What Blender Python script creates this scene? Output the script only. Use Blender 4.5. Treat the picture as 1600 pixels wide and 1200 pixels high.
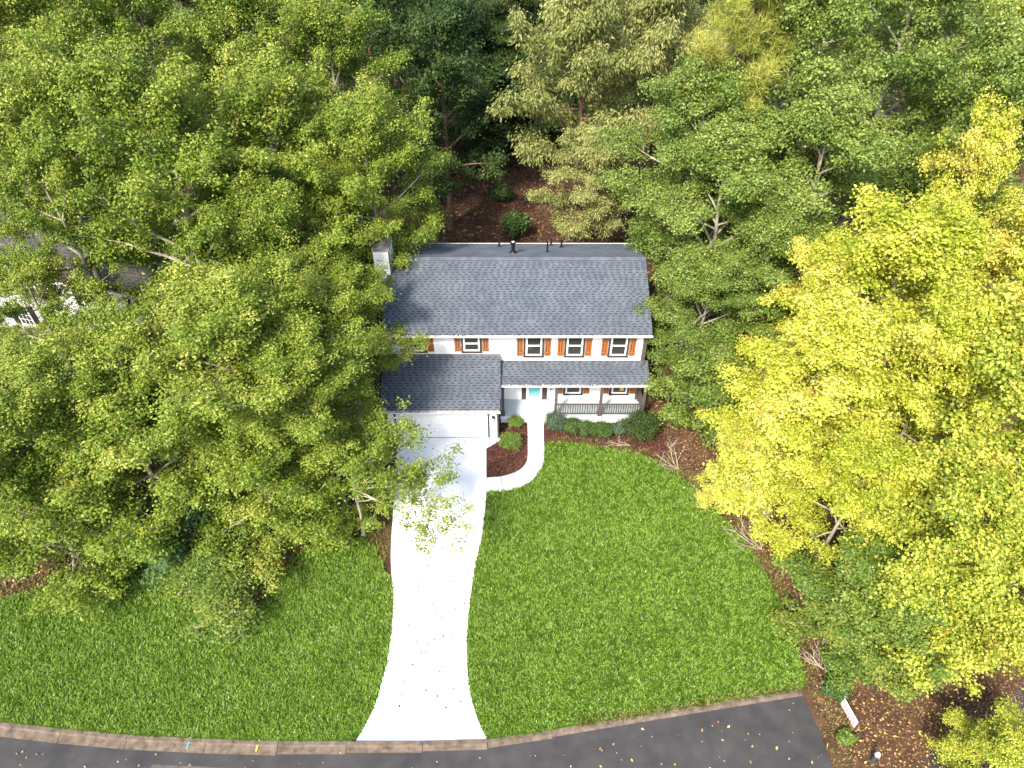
import bpy, math, random
import numpy as np
from mathutils import Vector, Matrix

sc = bpy.context.scene
for o in list(bpy.data.objects):
    bpy.data.objects.remove(o)

# ------------------------------------------------------------------ camera
FPX, TILT, CAMH = 1130.0, math.radians(43), 29.2
cam_d = bpy.data.cameras.new('camera')
cam_d.sensor_width = 36.0
cam_d.lens = 36.0 * FPX / 1600.0
cam_d.clip_start = 0.5
cam_d.clip_end = 3000
cam = bpy.data.objects.new('camera', cam_d)
sc.collection.objects.link(cam)
cam.location = (0, 0, CAMH)
cam.rotation_euler = (math.pi / 2 - TILT, 0, 0)
sc.camera = cam

# ------------------------------------------------------------------ light
SUN_EL = math.radians(47)
SUN_AZ = Vector((-0.50, -0.86)).normalized()
world = bpy.data.worlds.new('World')
sc.world = world
world.use_nodes = True
wn = world.node_tree.nodes
sky = wn.new('ShaderNodeTexSky')
sky.sky_type = 'NISHITA'
sky.sun_disc = False
sky.sun_elevation = SUN_EL
sky.sun_rotation = math.atan2(SUN_AZ.x, SUN_AZ.y)
sky.air_density = 1.0
sky.dust_density = 2.5
bg = wn['Background']
bg.inputs['Strength'].default_value = 0.135
world.node_tree.links.new(sky.outputs[0], bg.inputs['Color'])
sun_d = bpy.data.lights.new('sun', 'SUN')
sun_d.energy = 2.5
sun_d.angle = math.radians(8)
sun_d.color = (1.0, 0.93, 0.80)
sun = bpy.data.objects.new('sun', sun_d)
sc.collection.objects.link(sun)
S = Vector((SUN_AZ.x * math.cos(SUN_EL), SUN_AZ.y * math.cos(SUN_EL), math.sin(SUN_EL)))
sun.rotation_euler = (-S).to_track_quat('-Z', 'Y').to_euler()
sun.location = (-30, -20, 40)
sc.view_settings.view_transform = 'Standard'
sc.view_settings.look = 'None'
sc.view_settings.gamma = 1.0
sc.view_settings.exposure = 1.62
sc.cycles.max_bounces = 6
sc.cycles.diffuse_bounces = 3
sc.cycles.glossy_bounces = 2
sc.cycles.transmission_bounces = 3

R = random.Random(7)
NR = np.random.default_rng(7)


# ------------------------------------------------------------------ helpers
def ray(px, py):
    a, b = (px - 800) / FPX, (600 - py) / FPX
    s, c = math.sin(TILT), math.cos(TILT)
    return (a, c + b * s, -s + b * c)


def at(px, py, z=0.0):
    """point of the place at height z that the photograph shows at this pixel"""
    d = ray(px, py)
    t = (z - CAMH) / d[2]
    return Vector((d[0] * t, d[1] * t, z))


def tag(o, label=None, cat=None, group=None, kind=None):
    if label: o['label'] = label
    if cat: o['category'] = cat
    if group: o['group'] = group
    if kind: o['kind'] = kind
    return o


def link(o, parent=None):
    sc.collection.objects.link(o)
    if parent is not None:
        o.parent = parent
    return o


def empty(name, loc=(0, 0, 0), rz=0.0):
    o = bpy.data.objects.new(name, None)
    o.empty_display_size = 0.3
    o.location = loc
    o.rotation_euler = (0, 0, rz)
    return link(o)


def mesh_data(name, verts, faces, mat, tint=None, smooth=False):
    me = bpy.data.meshes.new(name)
    me.from_pydata([tuple(v) for v in verts], [], [tuple(f) for f in faces])
    if mat: me.materials.append(mat)
    if tint is not None:
        a = me.attributes.new('tint', 'FLOAT', 'FACE')
        a.data.foreach_set('value', np.asarray(tint, dtype=np.float32))
    if smooth:
        me.polygons.foreach_set('use_smooth', [True] * len(me.polygons))
    me.update()
    return me


def np_quads(name, verts, mat, tint=None):
    """fast mesh out of an (N,4,3) array of quads"""
    n = verts.shape[0]
    me = bpy.data.meshes.new(name)
    me.vertices.add(n * 4)
    me.vertices.foreach_set('co', verts.reshape(-1).astype(np.float32))
    me.loops.add(n * 4)
    me.loops.foreach_set('vertex_index', np.arange(n * 4, dtype=np.int32))
    me.polygons.add(n)
    me.polygons.foreach_set('loop_start', np.arange(0, n * 4, 4, dtype=np.int32))
    me.polygons.foreach_set('loop_total', np.full(n, 4, dtype=np.int32))
    me.materials.append(mat)
    if tint is not None:
        a = me.attributes.new('tint', 'FLOAT', 'FACE')
        a.data.foreach_set('value', tint.astype(np.float32))
    me.update(calc_edges=True)
    me.validate()
    return me


def obj(name, me, parent=None, loc=None):
    o = bpy.data.objects.new(name, me)
    link(o, parent)
    if loc is not None: o.location = loc
    return o


BOXF = [(0, 3, 2, 1), (4, 5, 6, 7), (0, 1, 5, 4), (1, 2, 6, 5), (2, 3, 7, 6), (3, 0, 4, 7)]


class MB:
    def __init__(self):
        self.v, self.f, self.t = [], [], []

    def box(self, x0, x1, y0, y1, z0, z1, t=0.5):
        b = len(self.v)
        self.v += [(x0, y0, z0), (x1, y0, z0), (x1, y1, z0), (x0, y1, z0),
                   (x0, y0, z1), (x1, y0, z1), (x1, y1, z1), (x0, y1, z1)]
        self.f += [tuple(b + i for i in q) for q in BOXF]
        self.t += [t] * 6
        return self

    def hexa(self, pts, t=0.5):
        b = len(self.v)
        self.v += [tuple(p) for p in pts]
        self.f += [tuple(b + i for i in q) for q in BOXF]
        self.t += [t] * 6
        return self

    def poly(self, pts, t=0.5):
        b = len(self.v)
        self.v += [tuple(p) for p in pts]
        self.f.append(tuple(range(b, b + len(pts))))
        self.t.append(t)
        return self

    def prism(self, pts, z0, z1, t=0.5):
        """pts counter-clockwise in xy"""
        n, b = len(pts), len(self.v)
        self.v += [(p[0], p[1], z1) for p in pts] + [(p[0], p[1], z0) for p in pts]
        self.f.append(tuple(range(b, b + n)))
        self.f.append(tuple(range(b + 2 * n - 1, b + n - 1, -1)))
        for i in range(n):
            j = (i + 1) % n
            self.f.append((b + i, b + n + i, b + n + j, b + j))
        self.t += [t] * (n + 2)
        return self

    def cyl(self, c, r0, r1, z0, z1, n=10, t=0.5):
        b = len(self.v)
        for z, r in ((z0, r0), (z1, r1)):
            self.v += [(c[0] + r * math.cos(6.2832 * k / n), c[1] + r * math.sin(6.2832 * k / n), z) for k in range(n)]
        for k in range(n):
            j = (k + 1) % n
            self.f.append((b + k, b + j, b + n + j, b + n + k))
        self.f.append(tuple(range(b + n, b + 2 * n)))
        self.f.append(tuple(range(b + n - 1, b - 1, -1)))
        self.t += [t] * (n + 2)
        return self

    def tube(self, pts, rad, n=6, t=0.5):
        pts = [Vector(p) for p in pts]
        b = len(self.v)
        for i, p in enumerate(pts):
            d = (pts[min(i + 1, len(pts) - 1)] - pts[max(i - 1, 0)])
            if d.length < 1e-6: d = Vector((0, 0, 1))
            d.normalize()
            u = d.cross(Vector((0.31, 0.95, 0.05)))
            if u.length < 0.1: u = d.cross(Vector((1, 0, 0)))
            u.normalize()
            w = d.cross(u)
            for k in range(n):
                a = 6.2832 * k / n
                q = p + (u * math.cos(a) + w * math.sin(a)) * rad[i]
                self.v.append(tuple(q))
        for i in range(len(pts) - 1):
            for k in range(n):
                j = (k + 1) % n
                self.f.append((b + i * n + k, b + i * n + j, b + (i + 1) * n + j, b + (i + 1) * n + k))
                self.t.append(t)
        e = b + (len(pts) - 1) * n
        self.f.append(tuple(range(e, e + n)))
        self.t.append(t)
        return self

    def build(self, name, mat, parent=None, loc=None, smooth=False, tint=False):
        return obj(name, mesh_data(name, self.v, self.f, mat, self.t if tint else None, smooth), parent, loc)


# ------------------------------------------------------------------ materials
def new_mat(name):
    m = bpy.data.materials.new(name)
    m.use_nodes = True
    return m, m.node_tree.nodes, m.node_tree.links


def surf(name, col, rough=0.7, var=0.15, scale=3.0, bump=0.0, bscale=40.0, col2=None, spec=0.3, tinted=0.0):
    m, n, l = new_mat(name)
    p = n['Principled BSDF']
    p.inputs['Roughness'].default_value = rough
    p.inputs['Specular IOR Level'].default_value = spec
    tc = n.new('ShaderNodeTexCoord')
    nz = n.new('ShaderNodeTexNoise')
    nz.inputs['Scale'].default_value = scale
    nz.inputs['Detail'].default_value = 6
    nz.inputs['Roughness'].default_value = 0.62
    l.new(tc.outputs['Object'], nz.inputs['Vector'])
    r = n.new('ShaderNodeValToRGB')
    r.color_ramp.elements[0].position = 0.3
    r.color_ramp.elements[1].position = 0.7
    c2 = col2 or tuple(min(1, c * (1 + var)) for c in col)
    c1 = col if col2 else tuple(c * (1 - var) for c in col)
    r.color_ramp.elements[0].color = (*c1, 1)
    r.color_ramp.elements[1].color = (*c2, 1)
    l.new(nz.outputs['Fac'], r.inputs['Fac'])
    out = r.outputs['Color']
    if tinted:
        at_ = n.new('ShaderNodeAttribute')
        at_.attribute_name = 'tint'
        mr = n.new('ShaderNodeMapRange')
        mr.inputs['To Min'].default_value = 1 - tinted
        mr.inputs['To Max'].default_value = 1 + tinted
        l.new(at_.outputs['Fac'], mr.inputs['Value'])
        mx = n.new('ShaderNodeMixRGB')
        mx.blend_type = 'MULTIPLY'
        mx.inputs['Fac'].default_value = 1
        l.new(out, mx.inputs['Color1'])
        l.new(mr.outputs[0], mx.inputs['Color2'])
        out = mx.outputs['Color']
    l.new(out, p.inputs['Base Color'])
    if bump:
        nb = n.new('ShaderNodeTexNoise')
        nb.inputs['Scale'].default_value = bscale
        nb.inputs['Detail'].default_value = 5
        l.new(tc.outputs['Object'], nb.inputs['Vector'])
        b = n.new('ShaderNodeBump')
        b.inputs['Strength'].default_value = bump
        b.inputs['Distance'].default_value = 0.03
        l.new(nb.outputs['Fac'], b.inputs['Height'])
        l.new(b.outputs['Normal'], p.inputs['Normal'])
    return m


def leaf_mat(name, stops, rough=0.5, trans=0.3, treevar=0.12, spec=0.35):
    """stops: [(pos, rgb)...] picked leaf by leaf through the tint attribute"""
    m, n, l = new_mat(name)
    p = n['Principled BSDF']
    p.inputs['Roughness'].default_value = rough
    p.inputs['Specular IOR Level'].default_value = spec
    a = n.new('ShaderNodeAttribute')
    a.attribute_name = 'tint'
    oi = n.new('ShaderNodeObjectInfo')
    ad = n.new('ShaderNodeMath')
    ad.operation = 'MULTIPLY_ADD'
    l.new(oi.outputs['Random'], ad.inputs[0])
    ad.inputs[1].default_value = treevar
    ad2 = n.new('ShaderNodeMath')
    ad2.operation = 'ADD'
    ad2.inputs[1].default_value = -treevar / 2
    l.new(a.outputs['Fac'], ad2.inputs[0])
    l.new(ad2.outputs[0], ad.inputs[2])
    r = n.new('ShaderNodeValToRGB')
    el = r.color_ramp.elements
    while len(el) < len(stops): el.new(0.5)
    for e, (q, c) in zip(el, stops):
        e.position = q
        e.color = (*c, 1)
    l.new(ad.outputs[0], r.inputs['Fac'])
    l.new(r.outputs['Color'], p.inputs['Base Color'])
    tr = n.new('ShaderNodeBsdfTranslucent')
    l.new(r.outputs['Color'], tr.inputs['Color'])
    mx = n.new('ShaderNodeMixShader')
    mx.inputs['Fac'].default_value = trans
    l.new(p.outputs[0], mx.inputs[1])
    l.new(tr.outputs[0], mx.inputs[2])
    l.new(mx.outputs[0], n['Material Output'].inputs['Surface'])
    return m


M = {}
M['soil'] = surf('leaf_strewn_soil', (0.040, 0.021, 0.012), 0.95, scale=1.3, col2=(0.115, 0.062, 0.032), bump=0.8, bscale=9)
M['turf'] = surf('turf_soil', (0.036, 0.080, 0.010), 0.95, scale=5, col2=(0.065, 0.13, 0.015), bump=0.6, bscale=30)
M['concrete'] = surf('pale_concrete', (0.74, 0.76, 0.79), 0.85, scale=1.2, col2=(0.82, 0.83, 0.85), bump=0.12, bscale=60)
M['walk'] = surf('walk_concrete', (0.50, 0.54, 0.60), 0.85, scale=1.6, col2=(0.60, 0.64, 0.69), bump=0.12, bscale=60)
M['asphalt'] = surf('asphalt', (0.030, 0.029, 0.030), 0.8, scale=0.9, col2=(0.062, 0.058, 0.058), bump=0.35, bscale=70)
M['kerb'] = surf('stained_kerb_concrete', (0.060, 0.045, 0.034), 0.9, scale=3.2, col2=(0.19, 0.145, 0.105), bump=0.3, bscale=35)
M['mulch'] = surf('bark_mulch', (0.040, 0.014, 0.010), 0.95, scale=14, col2=(0.10, 0.035, 0.022), bump=0.9, bscale=25)
M['siding'] = surf('white_siding', (0.80, 0.79, 0.77), 0.6, var=0.03, scale=1.5)
M['white'] = surf('white_trim', (0.80, 0.80, 0.79), 0.5, var=0.04, scale=4)
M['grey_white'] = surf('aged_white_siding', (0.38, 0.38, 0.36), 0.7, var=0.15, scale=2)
M['brown_trim'] = surf('dark_brown_paint', (0.055, 0.045, 0.040), 0.55, var=0.2, scale=6)
M['post_brown'] = surf('grey_brown_paint', (0.090, 0.075, 0.065), 0.6, var=0.2, scale=6)
M['cedar'] = surf('orange_cedar', (0.27, 0.088, 0.022), 0.6, scale=9, col2=(0.41, 0.15, 0.04), bump=0.1, bscale=30)
M['teal'] = surf('teal_paint', (0.16, 0.47, 0.45), 0.45, var=0.05, scale=3)
M['porch'] = surf('grey_blue_porch_paint', (0.42, 0.49, 0.53), 0.6, var=0.06, scale=2.0)
M['shingle'] = surf('slate_shingle', (0.070, 0.084, 0.106), 0.85, scale=1.1, col2=(0.115, 0.131, 0.155), bump=0.25, bscale=60, tinted=0.17)
M['shingle_dark'] = surf('shingle_shadow_band', (0.036, 0.042, 0.052), 0.9, var=0.2, scale=5)
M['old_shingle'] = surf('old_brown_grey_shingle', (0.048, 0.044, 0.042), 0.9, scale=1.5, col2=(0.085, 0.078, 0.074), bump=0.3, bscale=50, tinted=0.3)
M['metal_white'] = surf('white_metal', (0.72, 0.70, 0.68), 0.4, var=0.1, scale=8)
M['black'] = surf('black_plastic', (0.012, 0.012, 0.013), 0.45, var=0.1)
M['cap_stone'] = surf('weathered_cap', (0.15, 0.13, 0.11), 0.9, scale=6, col2=(0.30, 0.27, 0.23), bump=0.5, bscale=25)
M['terracotta'] = surf('terracotta', (0.38, 0.085, 0.025), 0.8, var=0.2, scale=7)
M['bark'] = surf('pale_bark', (0.26, 0.22, 0.155), 0.9, scale=3, col2=(0.48, 0.44, 0.34), bump=0.6, bscale=14)
M['dark_bark'] = surf('brown_bark', (0.10, 0.06, 0.035), 0.9, scale=4, col2=(0.20, 0.13, 0.085), bump=0.6, bscale=14)
M['twig'] = surf('dead_twig', (0.30, 0.24, 0.17), 0.9, scale=4, col2=(0.50, 0.43, 0.33))
M['galv'] = surf('galvanised_grey', (0.055, 0.06, 0.066), 0.45, var=0.2, scale=9)
M['blue_paint'] = surf('blue_marking_paint', (0.05, 0.33, 0.60), 0.7, var=0.2, scale=9)
M['yellow_paint'] = surf('yellow_marking_paint', (0.62, 0.48, 0.05), 0.7, var=0.2, scale=9)
M['print'] = surf('maroon_print', (0.22, 0.03, 0.08), 0.6, var=0.1)
M['window_yellow'] = surf('patch_yellow', (0.55, 0.38, 0.12), 0.5, var=0.2)  # plain yellow for the patch added on one lower window pane

gm, gn, gl = new_mat('window_glass')
gp = gn['Principled BSDF']
gp.inputs['Base Color'].default_value = (0.030, 0.034, 0.030, 1)
gp.inputs['Roughness'].default_value = 0.08
gp.inputs['Specular IOR Level'].default_value = 0.7
M['glass'] = gm

L = {}
L['oak'] = leaf_mat('oak_leaves', [(0.0, (0.054, 0.112, 0.009)), (0.4, (0.145, 0.222, 0.019)), (0.72, (0.27, 0.325, 0.040)), (1.0, (0.52, 0.48, 0.11))])
L['shade'] = leaf_mat('shade_dark_green_leaves', [(0.0, (0.016, 0.042, 0.009)), (0.6, (0.048, 0.090, 0.017)), (1.0, (0.12, 0.155, 0.034))])  # dark green leaves, colour deepened to put in the back gap's deep shade
L['olive'] = leaf_mat('olive_yellow_leaves', [(0.0, (0.10, 0.135, 0.028)), (0.5, (0.26, 0.285, 0.080)), (1.0, (0.52, 0.49, 0.19))])
L['grey_green'] = leaf_mat('grey_green_leaves', [(0.0, (0.052, 0.110, 0.015)), (0.5, (0.160, 0.235, 0.038)), (1.0, (0.37, 0.42, 0.10))])
L['yellow'] = leaf_mat('autumn_yellow_leaves', [(0.0, (0.13, 0.21, 0.014)), (0.3, (0.36, 0.42, 0.030)), (0.65, (0.62, 0.61, 0.080)), (0.94, (0.76, 0.70, 0.22)), (1.0, (0.66, 0.35, 0.09))], trans=0.4, treevar=0.3)
L['lime'] = leaf_mat('lime_round_leaves', [(0.0, (0.10, 0.18, 0.016)), (0.4, (0.31, 0.38, 0.036)), (0.75, (0.57, 0.57, 0.09)), (0.95, (0.66, 0.48, 0.05)), (1.0, (0.62, 0.28, 0.03))], trans=0.35, treevar=0.06)
L['yellow_green'] = leaf_mat('yellow_green_leaves', [(0.0, (0.05, 0.12, 0.016)), (0.55, (0.15, 0.23, 0.035)), (1.0, (0.38, 0.36, 0.06))])
L['pine'] = leaf_mat('pine_needles', [(0.0, (0.16, 0.22, 0.030)), (0.5, (0.34, 0.37, 0.060)), (1.0, (0.52, 0.46, 0.12))])
L['frond'] = leaf_mat('blue_green_fronds', [(0.0, (0.040, 0.095, 0.026)), (1.0, (0.10, 0.18, 0.060))])
L['box'] = leaf_mat('boxwood_leaves', [(0.0, (0.028, 0.060, 0.014)), (0.6, (0.062, 0.120, 0.024)), (1.0, (0.13, 0.19, 0.045))], trans=0.2)
L['box_light'] = leaf_mat('light_shrub_leaves', [(0.0, (0.050, 0.100, 0.014)), (0.6, (0.120, 0.200, 0.025)), (1.0, (0.24, 0.30, 0.06))], trans=0.2)
L['box_blue'] = leaf_mat('blue_grey_shrub_leaves', [(0.0, (0.030, 0.060, 0.030)), (0.6, (0.075, 0.125, 0.065)), (1.0, (0.20, 0.25, 0.17))], trans=0.2)
L['grass'] = leaf_mat('grass_blades', [(0.0, (0.075, 0.150, 0.010)), (0.45, (0.142, 0.245, 0.020)), (0.85, (0.205, 0.310, 0.038)), (1.0, (0.38, 0.46, 0.22))], rough=0.45, trans=0.25, treevar=0)
L['dry_grass'] = leaf_mat('thin_dry_grass', [(0.0, (0.07, 0.085, 0.014)), (0.6, (0.17, 0.17, 0.035)), (1.0, (0.34, 0.27, 0.10))], trans=0.2, treevar=0)
L['litter'] = leaf_mat('brown_leaf_litter', [(0.0, (0.030, 0.012, 0.008)), (0.5, (0.105, 0.046, 0.024)), (0.9, (0.21, 0.105, 0.05)), (1.0, (0.40, 0.27, 0.12))], rough=0.8, trans=0.1, treevar=0)
L['tan_litter'] = leaf_mat('tan_leaf_litter', [(0.0, (0.045, 0.022, 0.012)), (0.5, (0.14, 0.075, 0.036)), (0.9, (0.26, 0.15, 0.07)), (1.0, (0.45, 0.32, 0.12))], rough=0.8, trans=0.1, treevar=0)
L['bright_litter'] = leaf_mat('fresh_fallen_leaves', [(0.0, (0.30, 0.12, 0.06)), (0.5, (0.55, 0.36, 0.10)), (1.0, (0.72, 0.52, 0.07))], rough=0.7, trans=0.1, treevar=0)
L['chips'] = leaf_mat('bark_chips', [(0.0, (0.022, 0.008, 0.006)), (0.7, (0.095, 0.032, 0.020)), (1.0, (0.24, 0.12, 0.08))], rough=0.9, trans=0.0, treevar=0)


# ------------------------------------------------------------------ ground and paving
def curve(pts, n=6):
    """smooth open line through points"""
    out = []
    P = [Vector((p[0], p[1])) for p in pts]
    for i in range(len(P) - 1):
        p0, p1, p2, p3 = P[max(i - 1, 0)], P[i], P[i + 1], P[min(i + 2, len(P) - 1)]
        for k in range(n):
            t = k / n
            out.append(0.5 * ((2 * p1) + (p2 - p0) * t + (2 * p0 - 5 * p1 + 4 * p2 - p3) * t * t + (3 * p1 - p0 - 3 * p2 + p3) * t ** 3))
    out.append(P[-1])
    return [(p.x, p.y) for p in out]


def inside(poly, x, y):
    r = np.zeros(x.shape, bool)
    n = len(poly)
    j = n - 1
    for i in range(n):
        xi, yi = poly[i]
        xj, yj = poly[j]
        c = ((yi > y) != (yj > y)) & (x < (xj - xi) * (y - yi) / (yj - yi + 1e-12) + xi)
        r ^= c
        j = i
    return r


def ccw(p):
    a = sum(p[i][0] * p[(i + 1) % len(p)][1] - p[(i + 1) % len(p)][0] * p[i][1] for i in range(len(p)))
    return p if a > 0 else p[::-1]


g = MB()
g.poly([(-900, -300, 0), (900, -300, 0), (900, 1500, 0), (-900, 1500, 0)])
tag(g.build('ground', M['soil']), kind='structure')

KERB = curve([(-40, 13.6), (-26, 12.3), (-20.2, 11.65), (-14.9, 11.15), (-9, 10.92), (-5.9, 10.92), (-0.95, 10.98), (2.5, 11.5), (7.7, 12.32), (11.75, 12.95)], 8)
st = [(p[0], p[1] - 0.02) for p in KERB] + [(12.0, 11.5), (12.15, 10.0), (12.5, 8.0), (13.2, 4.0), (15, -2), (-40, -2)]
tag(MB().poly([(x, y, 0.006) for x, y in ccw(st)]).build('street', M['asphalt']), kind='structure')
pt = [(-13.6, 10.2), (-9.0, 10.0), (-8.4, 9.2), (-14, 9.0)]
tag(MB().poly([(x, y, 0.010) for x, y in ccw(pt)]).build('asphalt_patch', surf('pale_worn_asphalt', (0.06, 0.056, 0.05), 0.85, scale=1.6, col2=(0.14, 0.12, 0.10), bump=0.3, bscale=60)), kind='structure')
ss = [tuple(at(px, py)[:2]) for px, py in ((1425, 1200), (1470, 1160), (1525, 1122), (1600, 1068))]
ss = ss + [(30, 16.5), (30, -2), (16.5, -2)]
tag(MB().poly([(x, y, 0.006) for x, y in ccw(ss)]).build('side_road', M['asphalt']), kind='structure')

DL = curve([(-6.25, 26.9), (-6.0, 23.6), (-5.72, 19.55), (-5.3, 17.0), (-5.2, 14.9), (-5.3, 13.5), (-5.55, 12.2), (-6.05, 11.0)], 6)
DR = curve([(-1.40, 26.9), (-1.36, 25.2), (-1.31, 23.2), (-1.42, 20.8), (-1.77, 18.3), (-1.94, 15.5), (-1.76, 13.25), (-1.4, 11.95), (-0.92, 11.0)], 6)


# driveway surface with a gentle ramp to the gutter
def ramp(y):
    return 0.10 if y > 13 else 0.03 + 0.07 * max(0, (y - 10.9) / 2.1)


dm = MB()
drv = ccw([(-1.40, 26.93), (-0.72, 26.65), (-0.72, 26.93), (-6.25, 26.93)] + DL[1:] + DR[::-1][:-1])
NY = 40


def xat(line, y):
    for a, b in zip(line[:-1], line[1:]):
        if (a[1] - y) * (b[1] - y) <= 0 and a[1] != b[1]:
            t = (a[1] - y) / (a[1] - b[1])
            return a[0] + (b[0] - a[0]) * t
    return line[-1][0]


ys = [26.9 - (26.9 - 11.0) * i / NY for i in range(NY + 1)]
for i in range(NY):
    y0, y1 = ys[i], ys[i + 1]
    a, b, c, d = xat(DL, y0), xat(DR, y0), xat(DR, y1), xat(DL, y1)
    dm.poly([(d, y1, ramp(y1)), (c, y1, ramp(y1)), (b, y0, ramp(y0)), (a, y0, ramp(y0))])
    dm.poly([(a, y0, ramp(y0)), (a, y0, 0), (d, y1, 0), (d, y1, ramp(y1))])
    dm.poly([(b, y0, 0), (b, y0, ramp(y0)), (c, y1, ramp(y1)), (c, y1, 0)])
dm.poly([(-1.40, 26.1, 0.098), (-0.62, 26.72, 0.098), (-0.62, 26.93, 0.098), (-1.40, 26.93, 0.098)])
tag(dm.build('driveway', M['concrete']), kind='structure')

# walkway of poured slabs
walk_root = tag(empty('walkway'), kind='structure')
OUT = curve([(1.77, 28.2), (1.74, 26.9), (1.72, 25.6), (1.55, 24.75), (1.1, 24.0), (0.4, 23.45), (-0.4, 23.22), (-1.30, 23.2)], 4)
INN = curve([(0.87, 28.2), (0.86, 26.9), (0.84, 25.6), (0.76, 25.15), (0.5, 24.7), (0.0, 24.36), (-0.6, 24.16), (-1.30, 24.1)], 4)
cuts = [0, 4, 8, 13, 19, 24, 28]
for a, b in zip(cuts[:-1], cuts[1:]):
    o_, i_ = [Vector(p) for p in OUT[a:b + 1]], [Vector(p) for p in INN[a:b + 1]]
    s0 = (o_[1] - o_[0]).normalized() * 0.012
    s1 = (o_[-1] - o_[-2]).normalized() * 0.012
    o_[0] = o_[0] + s0; i_[0] = i_[0] + s0; o_[-1] = o_[-1] - s1; i_[-1] = i_[-1] - s1
    MB().prism(ccw([tuple(p) for p in o_] + [tuple(p) for p in i_[::-1]]), 0.0, 0.115 + R.uniform(-.004, .004)).build('slab', M['walk'], walk_root)

# lawns
KR = [p for p in KERB if -0.9 < p[0] < 11.8]
KL = [p for p in KERB if -26 < p[0] < -6.0]
LR_EDGE = curve([(1.9, 26.55), (3.6, 26.45), (5.4, 26.05), (7.0, 25.6), (9.1, 23.7), (10.75, 20.9), (11.7, 18.3), (12.1, 15.6), (12.0, 13.2)], 5)
lawn_r = ccw(LR_EDGE + [(11.7, 13.05)] + [(p[0], p[1] + 0.1) for p in KR[::-1]] + DR[::-1][1:-18] + [(-1.25, 23.12)] + OUT[::-1][1:-6] + [(1.85, 26.5)])
LL_EDGE = curve([(-26, 16.3), (-23, 17.1), (-20.5, 18.0), (-18.2, 19.3), (-16.2, 19.9), (-14.6, 19.6), (-14.0, 18.0), (-13.2, 16.2), (-12.2, 15.6), (-11.2, 16.3), (-10.6, 18.4), (-9.6, 19.9), (-8.0, 20.4), (-6.7, 20.0), (-5.9, 18.6)], 4)
lawn_l = ccw(LL_EDGE + [p for p in DL if p[1] < 18.3 and p[1] > 11.1] + [(p[0], p[1] + 0.1) for p in KL[::-1]])
for nm, poly, lab in (('lawn', lawn_r, 0), ('lawn', lawn_l, 1)):
    tag(MB().prism(poly, -0.01, 0.085).build(nm, M['turf']), kind='structure')


def quads_at(c, nrm, tan, l, w):
    b = np.cross(nrm, tan)
    b /= np.linalg.norm(b, axis=1, keepdims=True) + 1e-9
    t = np.cross(b, nrm)
    t /= np.linalg.norm(t, axis=1, keepdims=True) + 1e-9
    l = l[:, None] / 2
    w = w[:, None] / 2
    m = c - t * l * 0.22
    return np.stack([c - t * l, m + b * w, c + t * l, m - b * w], axis=1)


def unit(v):
    return v / (np.linalg.norm(v, axis=1, keepdims=True) + 1e-9)


def vnoise(x, y, s, seed=0):
    """cheap smooth noise 0..1"""
    r = np.zeros_like(x)
    g_ = np.random.default_rng(seed)
    for k in range(5):
        a = g_.uniform(0, 6.28, 3)
        f = s * (1.0 + 0.7 * k)
        r += np.sin(x * f * math.cos(a[0]) + y * f * math.sin(a[0]) + a[1] + 1.3 * np.sin(y * f * .6 + a[2]))
    return np.clip(r / 5 * 0.9 + 0.5, 0, 1)


def grass(name, poly, dens, mat, z, hmin, hmax, wid, label, cat, shrink=None, tlo=0.08, thi=0.92):
    xs = [p[0] for p in poly]; yy = [p[1] for p in poly]
    A = (max(xs) - min(xs)) * (max(yy) - min(yy))
    n = int(A * dens)
    x = NR.uniform(min(xs), max(xs), n); y = NR.uniform(min(yy), max(yy), n)
    k = inside(poly, x, y)
    x, y = x[k], y[k]
    n = len(x)
    cell = (np.floor((x + 0.10 * np.sin(y * 7)) / 0.11).astype(np.int64) * 73856093) ^ (np.floor((y + 0.10 * np.sin(x * 6)) / 0.11).astype(np.int64) * 19349663)
    ch_ = (np.sin(cell.astype(np.float64) * 0.0001234) * 43758.5453) % 1.0
    ck_ = (np.sin(cell.astype(np.float64) * 0.0003217) * 24634.6345) % 1.0
    az = ch_ * 6.283 + NR.normal(0, 1.0, n)
    ln = NR.uniform(hmin, hmax, n)
    lean = NR.uniform(0.45, 1.25, n)
    d = np.stack([np.cos(az) * np.sin(lean), np.sin(az) * np.sin(lean), np.cos(lean)], 1)
    side = np.stack([-np.sin(az), np.cos(az), np.zeros(n)], 1)
    w = NR.uniform(0.7, 1.3, n)[:, None] * wid / 2
    base = np.stack([x, y, np.full(n, z)], 1)
    tip = base + d * ln[:, None]
    mid = base + d * ln[:, None] * 0.5 + np.array([0, 0, 0.02])
    q = np.stack([base, mid + side * w, tip, mid - side * w], 1)
    t = tlo + (thi - tlo) * np.clip(0.26 * vnoise(x, y, 0.55, 5) + 0.18 * vnoise(x, y, 3.0, 8) + 0.28 * ck_ + 0.28 * NR.uniform(0, 1, n), 0, 1)
    bright = NR.uniform(0, 1, n) > 0.988
    t[bright] = 1.0
    return tag(obj(name, np_quads(name, q, mat, t)), label, cat, kind='stuff')


grass('lawn_grass', lawn_r, 720, L['grass'], 0.085, 0.09, 0.20, 0.036, 'thick green lawn grass right of the white driveway', 'grass')
grass('lawn_grass', lawn_l, 720, L['grass'], 0.085, 0.09, 0.20, 0.036, 'thick green lawn grass left of the white driveway', 'grass')
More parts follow.
